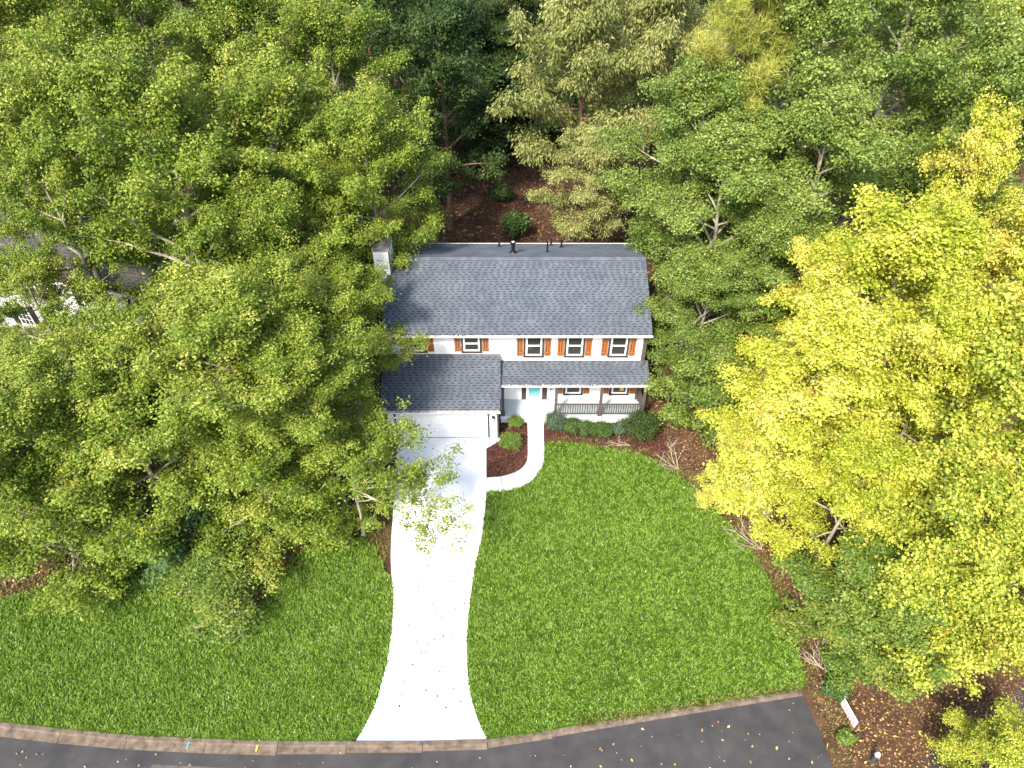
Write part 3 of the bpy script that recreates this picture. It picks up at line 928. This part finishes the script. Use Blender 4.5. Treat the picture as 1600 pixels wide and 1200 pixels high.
# ------------------------------------------------------------------ trees
def leaf_normals(n, off, up=0.7, rad=0.6, rnd=0.55):
    v = np.array([0, 0, up]) + rad * unit(off) + NR.normal(0, rnd, (n, 3))
    return unit(v)


def leafed(centers, per, rc, leaf, asp, mat, name, style='flat', flat=0.7, cl_tint=None, spread=0.5):
    """leaves round every clump centre; rc clump radius array"""
    n = len(centers)
    N = n * per
    idx = np.repeat(np.arange(n), per)
    off = NR.normal(0, 0.5, (N, 3))
    off[:, 2] *= flat
    pos = centers[idx] + off * rc[idx][:, None]
    ln = leaf * NR.uniform(0.65, 1.35, N)
    ct = cl_tint if cl_tint is not None else NR.uniform(0, 1, n)
    tint = np.clip((1 - spread) * ct[idx] + spread * NR.uniform(0, 1, N) + 0.10 * off[:, 2], 0, 1)
    if style == 'droop':
        tan = unit(unit(off) * np.array([1, 1, 0.2]) + np.array([0, 0, -0.75]) + NR.normal(0, .25, (N, 3)))
        nr = unit(np.cross(tan, NR.normal(0, 1, (N, 3))) + 0.6 * np.array([0, 0, 1]) + 0.5 * unit(off))
    elif style == 'needle':
        tan = unit(unit(off) + np.array([0, 0, 0.5]) + NR.normal(0, .3, (N, 3)))
        nr = unit(NR.normal(0, 1, (N, 3)) + np.array([0, 0, 0.6]))
    else:
        nr = leaf_normals(N, off)
        tan = unit(NR.normal(0, 1, (N, 3)) + 0.8 * unit(off))
    q = quads_at(pos, nr, tan, ln, ln * asp)
    return np_quads(name, q, mat, tint)


def make_tree(name, seed, H=16.0, RAD=4.5, zb=5.0, limbs=17, subs=7, per=95, leaf=0.21, asp=0.62, mat='oak', style='flat', bark='bark', rc=0.55,
              bias=None, trunk_r=0.24, prof='round', lean=(0, 0), droop=0.0, spread=0.5, multi=1.0):
    """returns (trunk mesh, crown mesh) modelled with the base at the origin"""
    rr = random.Random(seed)
    m = MB()
    cl, ct = [], []
    tp = []
    NT = 10
    wx, wy = rr.uniform(-.35, .35), rr.uniform(-.35, .35)
    for i in range(NT):
        t = i / (NT - 1)
        tp.append(Vector((lean[0] * t * t + wx * math.sin(3 * t) + rr.uniform(-.06, .06), lean[1] * t * t + wy * math.sin(4 * t) + rr.uniform(-.06, .06), H * 0.93 * t - (0.15 if i == 0 else 0))))
    m.tube(tp, [trunk_r * (1.35 if i == 0 else 1) * (1 - 0.88 * i / (NT - 1)) for i in range(NT)], 8)

    def trunk_at(z):
        f = max(0, min(0.999, z / (H * 0.93))) * (NT - 1)
        i = int(f)
        return tp[i].lerp(tp[i + 1], f - i)

    az0 = rr.uniform(0, 6.28)
    for i in range(limbs):
        t = (i + rr.uniform(-.3, .3)) / max(1, limbs - 1)
        t = min(1, max(0, t))
        z = zb + t * (H * 0.90 - zb)
        if prof == 'round':
            pr = math.sqrt(max(0.06, 1 - ((t - 0.36) / 0.72) ** 2))
        elif prof == 'cone':
            pr = max(0.12, 1.0 - 0.92 * max(0, t - 0.12)) * (0.8 if t < 0.06 else 1)
        else:
            pr = math.sqrt(max(0.05, 1 - ((t - 0.6) / 0.7) ** 2))
        ln = RAD * pr * rr.uniform(0.72, 1.12)
        az = az0 + i * 2.39996 + rr.uniform(-.5, .5)
        if bias is not None:
            az = bias + rr.uniform(-0.75, 0.75)
        el = math.radians((8 if prof == 'cone' else 14) + 48 * t * t + rr.uniform(-14, 18)) - droop * (1 - t)
        d = Vector((math.cos(az) * math.cos(el), math.sin(az) * math.cos(el), math.sin(el)))
        b0 = trunk_at(max(0.3, z - ln * 0.28 * math.sin(max(0, el))))
        pts = [b0]
        n = 6
        cur = d.copy()
        side = Vector((-math.sin(az), math.cos(az), 0))
        for k in range(n):
            cur = (cur + side * rr.uniform(-.22, .22) + Vector((0, 0, rr.uniform(-.10, .16) - droop * 0.25 * k / n))).normalized()
            pts.append(pts[-1] + cur * ln / n)
        r0 = trunk_r * 0.46 * (1 - 0.55 * t) * (ln / RAD) ** 0.5
        m.tube(pts, [max(0.014, r0 * (1 - 0.82 * k / n)) for k in range(n + 1)], 6)
        limb_t = rr.uniform(0, 1)
        for k in range(subs):
            s = 0.26 + 0.74 * (k + rr.uniform(0, .7)) / subs
            s = min(0.99, s)
            f = s * n
            j = min(n - 1, int(f))
            p0 = pts[j].lerp(pts[j + 1], f - j)
            dd = (pts[j + 1] - pts[j]).normalized()
            sg = 1 if k % 2 else -1
            an = rr.uniform(0.45, 1.25) * sg
            e2 = rr.uniform(-.45, .85) - droop * 0.6
            dd = (dd * math.cos(an) + side * math.sin(an) + Vector((0, 0, e2))).normalized()
            l2 = RAD * rr.uniform(0.20, 0.40) * (1.15 - 0.4 * s)
            q = [p0]
            c2 = dd.copy()
            for e in range(3):
                c2 = (c2 + Vector((rr.uniform(-.3, .3), rr.uniform(-.3, .3), rr.uniform(-.15, .25)))).normalized()
                q.append(q[-1] + c2 * l2 / 3)
            m.tube(q, [max(.010, r0 * 0.34), max(.009, r0 * .25), .008, .005], 4)
            st_ = 0.55 * limb_t + 0.45 * rr.uniform(0, 1)
            for e, a in ((1, .6), (2, .5), (3, .3)):
                if rr.random() < multi:
                    cl.append(q[e] + Vector((rr.uniform(-a, a) * rc, rr.uniform(-a, a) * rc, rr.uniform(-.2, .35) * rc)))
                    ct.append(min(1, max(0, 0.7 * st_ + 0.3 * rr.random())))
        cl.append(pts[-1]); ct.append(limb_t)
        cl.append(pts[-2]); ct.append(limb_t)
        if t > 0.6 and bias is None:
            for k in (2, 3):
                cl.append(pts[k] + Vector((rr.uniform(-.3, .3), rr.uniform(-.3, .3), 0.25))); ct.append(limb_t)
    if bias is None:
        for k in range(26):
            a_, r_ = rr.uniform(0, 6.28), RAD * 0.34 * math.sqrt(rr.random())
            cl.append(tp[-1] + Vector((r_ * math.cos(a_), r_ * math.sin(a_), rr.uniform(-.1, .5) - 0.45 * r_))); ct.append(rr.random())
    C = np.array([tuple(c) for c in cl])
    rcs = np.array([rc * rr.uniform(0.7, 1.3) for _ in cl])
    crown = leafed(C, per, rcs, leaf, asp, L[mat], name + '_crown', style, cl_tint=np.array(ct), spread=spread)
    trunk = mesh_data(name + '_trunk', m.v, m.f, M[bark], smooth=True)
    return trunk, crown


V = {}
for i in range(2):
    V['oak%d' % i] = make_tree('oak', 100 + i, 16, 5.2, 6.6, 26, 6, 150, 0.13, 0.6, 'oak', rc=0.50)
V['oaklow'] = make_tree('oaklow', 125, 11, 4.5, 1.3, 25, 6, 125, 0.13, 0.6, 'oak', rc=0.48, trunk_r=0.2, droop=0.1)
V['sparse'] = make_tree('sparse_oak', 120, 16, 5.0, 5.5, 16, 6, 130, 0.13, 0.6, 'oak', rc=0.44, multi=0.8, trunk_r=0.3)
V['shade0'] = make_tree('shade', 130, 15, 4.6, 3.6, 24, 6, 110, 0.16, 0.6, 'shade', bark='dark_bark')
V['olive0'] = make_tree('olive', 140, 16, 5.0, 5.6, 25, 6, 115, 0.22, 0.36, 'olive', style='droop', rc=0.60, bark='dark_bark', trunk_r=0.19)
for i in range(2):
    V['grey%d' % i] = make_tree('grey', 150 + i, 16, 5.0, 5.6, 26, 6, 140, 0.13, 0.65, 'grey_green', rc=0.50)
for i in range(2):
    V['yellow%d' % i] = make_tree('yellow', 160 + i, 16, 5.0, 3.4, 27, 6, 122, 0.155, 0.62, 'yellow', prof='cone' if i == 1 else 'round', rc=0.52, spread=0.5, trunk_r=0.18)
V['lime0'] = make_tree('lime', 170, 15, 4.6, 3.6, 25, 6, 112, 0.15, 0.85, 'lime', rc=0.56, spread=0.7, bark='dark_bark', trunk_r=0.17)
V['mid0'] = make_tree('mid', 180, 10, 3.4, 1.4, 22, 6, 110, 0.14, 0.65, 'yellow_green', rc=0.46, trunk_r=0.14)
V['low'] = make_tree('low', 190, 8, 3.2, 0.9, 20, 6, 95, 0.15, 0.62, 'grey_green', rc=0.46, trunk_r=0.12)
V['lowdark'] = make_tree('lowdark', 191, 8, 3.2, 0.8, 16, 6, 80, 0.19, 0.62, 'shade', rc=0.5, trunk_r=0.12, bark='dark_bark')
V['pine'] = make_tree('pine', 195, 18, 3.4, 10.5, 16, 7, 95, 0.42, 0.06, 'pine', style='needle', bark='dark_bark', rc=0.5)
V['frond'] = make_tree('frond', 196, 4.5, 2.3, 1.2, 9, 6, 60, 0.30, 0.24, 'frond', rc=0.42, trunk_r=0.07, droop=0.35)
V['over'] = make_tree('over', 197, 8.5, 5.6, 4.2, 9, 7, 75, 0.13, 0.66, 'oak', rc=0.44, bias=-0.16, trunk_r=0.10, multi=0.62, droop=0.12)
V['sapling'] = make_tree('sapling', 198, 3.2, 1.35, 0.4, 14, 5, 24, 0.11, 0.5, 'yellow_green', rc=0.5, trunk_r=0.04)

# nominal crown-centre height and radius of every variant
NOM = {}
for k, (tr_, cr_) in V.items():
    co = np.empty(len(cr_.vertices) * 3, dtype=np.float32)
    cr_.vertices.foreach_get('co', co)
    co = co.reshape(-1, 3)
    zc = float(np.median(co[:, 2]))
    NOM[k] = (zc, float(np.percentile(np.hypot(co[:, 0], co[:, 1]), 92)))


def tree(var, px, py, zc, rad, label, name='broadleaf_tree', group=None, cat='tree', rz=None):
    """crown centre seen at this pixel, at height zc, crown radius rad"""
    n0, r0 = NOM[var]
    p = at(px, py, zc)
    root = empty(name, (p.x, p.y, 0), R.uniform(0, 6.28) if rz is None else rz)
    s = rad / r0
    root.scale = (s, s, zc / n0)
    tag(root, label, cat, group)
    link(bpy.data.objects.new('trunk', V[var][0]), root)
    link(bpy.data.objects.new('crown', V[var][1]), root)
    return root


GL, GB, GR, GY_ = 'trees of the left wood', 'trees behind the back yard', 'green trees right of the house', 'yellowing trees along the right lawn edge'
TREES = [
    # left wood
    ('oak0', 60, 70, 14.5, 5.2, 'pale green tree filling the top left corner', GL),
    ('oak1', 225, 45, 14.5, 4.8, 'pale green tree at the top edge, second from the left corner', GL),
    ('oak0', 390, 70, 13.5, 4.6, 'green tree with pale limbs at the top edge, third from the left corner', GL),
    ('oak1', 520, 110, 12.5, 4.3, 'green tree at the top edge left of the dark back yard trees', GL),
    ('oak1', 70, 240, 13, 4.4, 'green tree at the left edge above the hidden neighbouring roof', GL),
    ('oak0', 235, 235, 13.5, 4.8, 'broad tree with yellow-tipped top above the hidden neighbouring roof', GL),
    ('oak0', 420, 230, 12.5, 4.6, 'broad green tree between the neighbouring roof and the back yard', GL),
    ('oak0', 570, 265, 11.5, 3.9, 'green tree bordering the back yard left of the chimney', GL),
    ('oak1', 560, 335, 9.0, 2.3, 'small green tree crowding the chimney', GL),
    ('sparse', 95, 340, 11.5, 3.4, 'thin-crowned tree in front of the neighbouring roof at the left edge', GL),
    ('sparse', 300, 360, 11.5, 4.6, 'large tree with bare pale forked limbs before the neighbouring roof', GL),
    ('oak0', 425, 400, 10.0, 3.7, 'green tree between the two houses', GL),
    ('oak1', 532, 495, 7.6, 3.1, 'green tree overhanging the left end of the slate roof', GL),
    ('sparse', 200, 590, 8.5, 3.3, 'green tree hiding the front of the neighbouring house', GL),
    ('oak1', 40, 660, 8.0, 3.6, 'green tree at the left edge below the neighbouring house', GL),
    ('oak0', 350, 560, 9.5, 4.3, 'yellow-tipped green tree in the middle of the left wood', GL),
    ('oak0', 462, 605, 8.0, 3.6, 'green tree left of the garage', GL),
    ('oaklow', 215, 715, 5.5, 3.8, 'green tree with a pale bare limb above the left lawn', GL),
    ('oaklow', 70, 780, 4.5, 3.7, 'green tree at the left edge above the left lawn', GL),
    ('oaklow', 400, 745, 4.6, 3.4, 'green tree at the lawn edge left of the driveway', GL),
    ('oaklow', 525, 735, 3.6, 2.1, 'small green tree beside the garage door', GL),
    ('sparse', 60, 480, 8.0, 2.8, 'thin-crowned tree before the windows of the neighbouring house', GL),
    ('low', 95, 565, 3.0, 2.6, 'low green tree before the white wall of the neighbouring house', GL),
    # back of the yard
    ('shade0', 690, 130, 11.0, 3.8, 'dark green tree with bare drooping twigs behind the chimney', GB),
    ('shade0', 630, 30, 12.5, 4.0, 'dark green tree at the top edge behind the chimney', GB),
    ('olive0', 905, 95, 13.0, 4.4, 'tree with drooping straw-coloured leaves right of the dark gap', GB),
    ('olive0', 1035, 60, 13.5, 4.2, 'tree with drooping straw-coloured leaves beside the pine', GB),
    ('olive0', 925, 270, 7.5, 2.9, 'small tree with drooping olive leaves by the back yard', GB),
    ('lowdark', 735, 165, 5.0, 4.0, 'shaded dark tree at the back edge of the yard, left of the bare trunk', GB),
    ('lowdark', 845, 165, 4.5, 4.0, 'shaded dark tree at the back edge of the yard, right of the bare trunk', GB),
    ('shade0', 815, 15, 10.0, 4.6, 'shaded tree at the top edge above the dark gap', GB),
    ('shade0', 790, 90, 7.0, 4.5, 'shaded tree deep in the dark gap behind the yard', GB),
    # right side
    ('grey0', 1085, 235, 11.5, 4.2, 'grey-green tree behind the right end of the roof', GR),
    ('grey1', 1210, 140, 14.0, 4.8, 'broad grey-green tree below the pine', GR),
    ('grey1', 1400, 95, 14.5, 5.2, 'tall grey-green tree with bleached bare limbs near the top right', GR),
    ('grey0', 1530, 200, 13.5, 4.4, 'grey-green tree at the right edge above the yellow tree', GR),
    ('grey1', 1120, 330, 10.0, 4.2, 'grey-green tree overlooking the right roof edge', GR),
    ('grey1', 1270, 290, 11.0, 4.4, 'grey-green tree with a thick forked trunk behind the yellow tree', GR),
    ('grey0', 1110, 470, 7.0, 3.2, 'dense green tree beside the right end of the roof', GR),
    ('grey1', 1190, 420, 8.0, 3.4, 'dense green tree between the roof and the yellow tree', GR),
    ('low', 1110, 585, 3.8, 2.7, 'low green tree beside the porch corner', GR),
    # yellow side
    ('yellow0', 1390, 480, 9.5, 4.8, 'tallest bright yellow tree right of the house', GY_),
    ('yellow0', 1280, 500, 8.0, 3.0, 'yellow tree against the grey-green trees, left of the tallest yellow one', GY_),
    ('yellow0', 1440, 610, 9.0, 3.2, 'yellow tree in the middle of the yellow trees', GY_),
    ('yellow0', 1490, 330, 10.5, 2.8, 'bright yellow tree rising behind the tallest one at the right', GY_),
    ('yellow1', 1270, 620, 8.5, 3.6, 'bright yellow tree nearest the porch', GY_),
    ('yellow0', 1172, 708, 4.3, 1.9, 'low yellow tree leaning over the lawn edge by the hedge', GY_),
    ('yellow0', 1325, 775, 6.5, 2.9, 'yellow tree above the curved lawn edge, halfway to the street', GY_),
    ('mid0', 1338, 925, 4.0, 2.3, 'small yellow-green tree at the lawn corner by the street', GY_),
    ('mid0', 1395, 975, 3.6, 2.0, 'green leafy tree just above the hanging sign', GY_),
    ('yellow1', 1585, 440, 9.0, 3.2, 'yellow tree at the right edge below the grey-green trees', GY_),
    ('lime0', 1545, 640, 9.5, 3.5, 'lime and gold round-leaved tree at the right edge', GY_),
    ('lime0', 1500, 850, 7.5, 2.9, 'lime round-leaved tree with orange flecks, lower right', GY_),
    ('lime0', 1590, 900, 6.5, 2.4, 'lime round-leaved tree at the right edge above the side road', GY_),
    ('lime0', 1580, 1185, 3.0, 1.7, 'bright yellow bushy tree in the bottom right corner', GY_),
    ('lime0', 1570, 60, 13.0, 3.8, 'yellow-green tree with orange flecks in the top right corner', GY_),
]
for var, px, py, zc, rad, lab, gp_ in TREES:
    tree(var, px, py, zc, rad, lab, group=gp_)
tree('pine', 1168, 45, 17.5, 2.6, 'yellowish pine with long needles at the top edge', 'pine_tree')
tree('frond', 285, 800, 2.6, 2.3, 'small blue-green tree with feathery fronds at the left lawn edge', 'mimosa_tree')
t = tree('over', 690, 735, 5.4, 4.6, 'thin leafy tree reaching over the white driveway', 'overhanging_tree', rz=0.0)
t.location = (at(545, 725, 5.2).x, at(545, 725, 5.2).y, 0)
tree('sapling', 345, 945, 1.5, 1.6, 'pale sparse sapling standing on the left lawn, nearer the street', 'sapling')
tree('sapling', 335, 880, 1.5, 1.8, 'pale sparse sapling behind the one nearer the street', 'sapling')
# far wood beyond the yard, out to the horizon
k = 0
far_lab = ['far tree in the shaded wood behind the yard']
for i in range(30):
    x = (-62 + i * 8.3 if i < 16 else -50 + (i - 16) * 7.6) + R.uniform(-2, 2)
    y = (76 if i < 16 else 60) + R.uniform(-4, 6)
    if i >= 16 and abs(x - 1) < 9: y += 8
    var = 'shade0' if abs(x - 2) < 22 else ('shade0', 'oak1', 'oak0', 'grey1')[i % 4]  # darkened leaf colour near the gap stands in for deep shade
    root = empty('broadleaf_tree', (x, y, 0), R.uniform(0, 6.28))
    s = R.uniform(0.95, 1.2)
    root.scale = (s, s, R.uniform(0.8, 1.0))
    tag(root, 'far shaded tree in the wood behind the yard', 'tree', 'far trees of the wood behind the yard')
    link(bpy.data.objects.new('trunk', V[var][0]), root)
    link(bpy.data.objects.new('crown', V[var][1]), root)

# bare trunk standing at the back of the yard is a dead-straight hardwood
p = at(773, 278)


# ------------------------------------------------------------------ shrubs
def shrub(px, py, zc, rx, ry, rzv, mat, label, per=26, leaf=0.075, asp=0.6, n=160, lump=0.38, name='shrub', group=None):
    p = at(px, py, zc)
    root = empty(name, (p.x, p.y, 0.06))
    tag(root, label, 'shrub', group)
    d = unit(NR.normal(0, 1, (n, 3)))
    d[:, 2] = np.abs(d[:, 2]) * 1.0 - 0.35 * (NR.uniform(0, 1, n) < 0.45)
    rr_ = (1 - lump * vnoise(d[:, 0] * 3 + px, d[:, 1] * 3 + d[:, 2] * 3, 1.7, int(px))) * NR.uniform(0.72, 1.0, n)
    C = d * rr_[:, None] * np.array([rx, ry, rzv]) + np.array([0, 0, zc])
    C[:, 2] = np.maximum(C[:, 2], 0.08)
    obj('foliage', leafed(C, per, np.full(n, 0.17 * (rx / 0.7) ** 0.5), leaf, asp, L[mat], 'foliage', flat=0.9), root)
    m = MB()
    for i in range(7):
        a = i * 0.9
        m.tube([(0, 0, 0), (0.12 * math.cos(a) * rx, 0.12 * math.sin(a) * ry, zc * 0.5), (0.6 * math.cos(a) * rx, 0.6 * math.sin(a) * ry, zc)], [0.03, 0.02, 0.008], 5)
    m.build('stem', M['dark_bark'], root)
    return root


GH = 'shrubs along the porch'
shrub(868, 660, .55, .72, .6, .58, 'box_blue', 'large rounded grey-green shrub at the walkway end of the hedge', group=GH)
shrub(893, 667, .45, .50, .52, .48, 'box', 'clipped green shrub second from the walkway in the hedge', group=GH)
shrub(917, 671, .45, .54, .52, .48, 'box', 'clipped green shrub third from the walkway in the hedge', group=GH)
shrub(943, 673, .45, .56, .52, .48, 'box', 'clipped green shrub fourth from the walkway in the hedge', group=GH)
shrub(967, 671, .42, .40, .42, .42, 'box_blue', 'small blue-grey shrub between the clipped hedge and big dark bush', group=GH)
shrub(1002, 668, .85, 1.2, 1.05, .95, 'shade', 'big dark green bush at the right end of the porch', n=330, group=GH)
shrub(806, 660, .35, .45, .40, .36, 'box_light', 'small light green shrub against the porch in the mulch bed', group='shrubs in the mulch bed')
shrub(797, 690, .38, .68, .62, .40, 'box_light', 'wide light green shrub beside the garage corner in the mulch bed', group='shrubs in the mulch bed')
shrub(783, 303, .7, 1.0, .9, .8, 'shade', 'small dark bush in the back yard farther from the roof', leaf=0.16, n=160)
shrub(805, 353, 1.0, 1.1, .9, 1.2, 'box', 'taller green bush in the back yard close behind the roof', leaf=0.17, n=200)
shrub(1305, 1078, .5, .55, .5, .5, 'box', 'leafy weed bush at the far end of the sign cable', leaf=0.13, n=80)
shrub(1322, 1153, .2, .35, .3, .22, 'box_light', 'low bright green weed between the street and the sign', leaf=0.11, n=40)


# ------------------------------------------------------------------ dead branches at the lawn edge
def bare(px, py, ang, ln, label, n=5):
    rr = random.Random(int(px * 7 + py))
    p = at(px, py)
    m = MB()

    def grow(p0, d, l, r, depth):
        pts = [p0]
        c = d.copy()
        for k in range(4):
            c = (c + Vector((rr.uniform(-.3, .3), rr.uniform(-.3, .3), rr.uniform(-.18, .15)))).normalized()
            q = pts[-1] + c * l / 4
            q.z = max(0.05, q.z)
            pts.append(q)
        m.tube(pts, [r * (1 - 0.17 * k) for k in range(5)], 5)
        if depth:
            for k in range(3):
                s = pts[1 + k]
                dd = (c + Vector((rr.uniform(-1, 1), rr.uniform(-1, 1), rr.uniform(-.1, .5)))).normalized()
                grow(s, dd, l * rr.uniform(.4, .65), r * 0.55, depth - 1)
    for i in range(n):
        a = ang + rr.uniform(-.7, .7)
        grow(Vector((0, 0, 0.08)), Vector((math.cos(a), math.sin(a), rr.uniform(.15, .6))).normalized(), ln * rr.uniform(.6, 1.1), 0.019, 2)
    o = m.build('bare_branch', M['twig'])
    o.location = (p.x, p.y, 0)
    tag(o, label, 'branch', 'bare branches along the right lawn edge')


bare(1060, 735, 2.6, 1.6, 'bare pale twigs beside the big dark porch bush')
bare(1130, 785, 3.3, 1.5, 'bare pale twigs on the red soil of the lawn edge')
bare(1190, 860, 2.8, 1.9, 'bare pale twigs halfway along the curved lawn edge')
bare(1290, 1050, 2.2, 1.5, 'bare pale twigs at the lawn corner by the street')
bare(985, 698, 2.7, 1.3, 'bare pale twigs lying below the hedge', 3)

# ------------------------------------------------------------------ cable, posts and hanging sign
PA = at(1361, 1191)
PBt = at(1308, 1062, 0.9)
PB = Vector((PBt.x, PBt.y, 0))
for p, lab in ((PA, 'short grey post with white cap holding the sign cable'), (PB, 'grey post hidden in weeds at the far cable end')):
    root = empty('cable_post', p)
    tag(root, lab, 'post', 'posts of the cable barrier')
    MB().cyl((0, 0), 0.085, 0.085, 0, 0.78, 10).build('shaft', M['galv'], root)
    MB().cyl((0, 0), 0.10, 0.10, 0.70, 0.74, 10).cyl((0, 0), 0.095, 0.05, 0.782, 0.88, 10).build('cap', M['metal_white'], root)
A3, B3 = Vector((PA.x, PA.y, 0.82)), Vector((PB.x, PB.y, 0.82))
cp = [A3.lerp(B3, k / 10) - Vector((0, 0, 0.10 * math.sin(math.pi * k / 10))) for k in range(11)]
tag(MB().tube(cp, [0.010] * 11, 5).build('barrier_cable', M['galv']), 'thin grey cable strung between two short posts', 'cable')
u = (B3 - A3).normalized()
uh = Vector((u.x, u.y, 0)).normalized()
nrm = Vector((-uh.y, uh.x, 0))
if nrm.y > 0: nrm = -nrm
s0, s1 = at(1344, 1124, .7), at(1326, 1094, .7)
c0 = A3.lerp(B3, 0.60)
hl = 0.48
sroot = empty('hanging_sign', (c0.x, c0.y, 0))
tag(sroot, 'small white notice board hanging from the cable', 'sign')


def sgn(a0, a1, z0, z1, d0, d1):
    P = lambda a, z, d: tuple(uh * a + nrm * d + Vector((0, 0, z)))
    return MB().hexa([P(a0, z0, d0), P(a1, z0, d0), P(a1, z0, d1), P(a0, z0, d1), P(a0, z1, d0), P(a1, z1, d0), P(a1, z1, d1), P(a0, z1, d1)])


sgn(-hl, hl, 0.18, 0.70, 0.0, 0.012).build('board', M['white'], sroot)
for r_ in range(4):
    a = -hl + 0.07
    while a < hl - 0.10:
        wl = R.uniform(0.04, 0.12)
        sgn(a, min(a + wl, hl - 0.06), 0.60 - r_ * 0.11 - 0.055, 0.60 - r_ * 0.11, 0.013, 0.016).build('printed_mark', M['print'], sroot)
        a += wl + 0.03
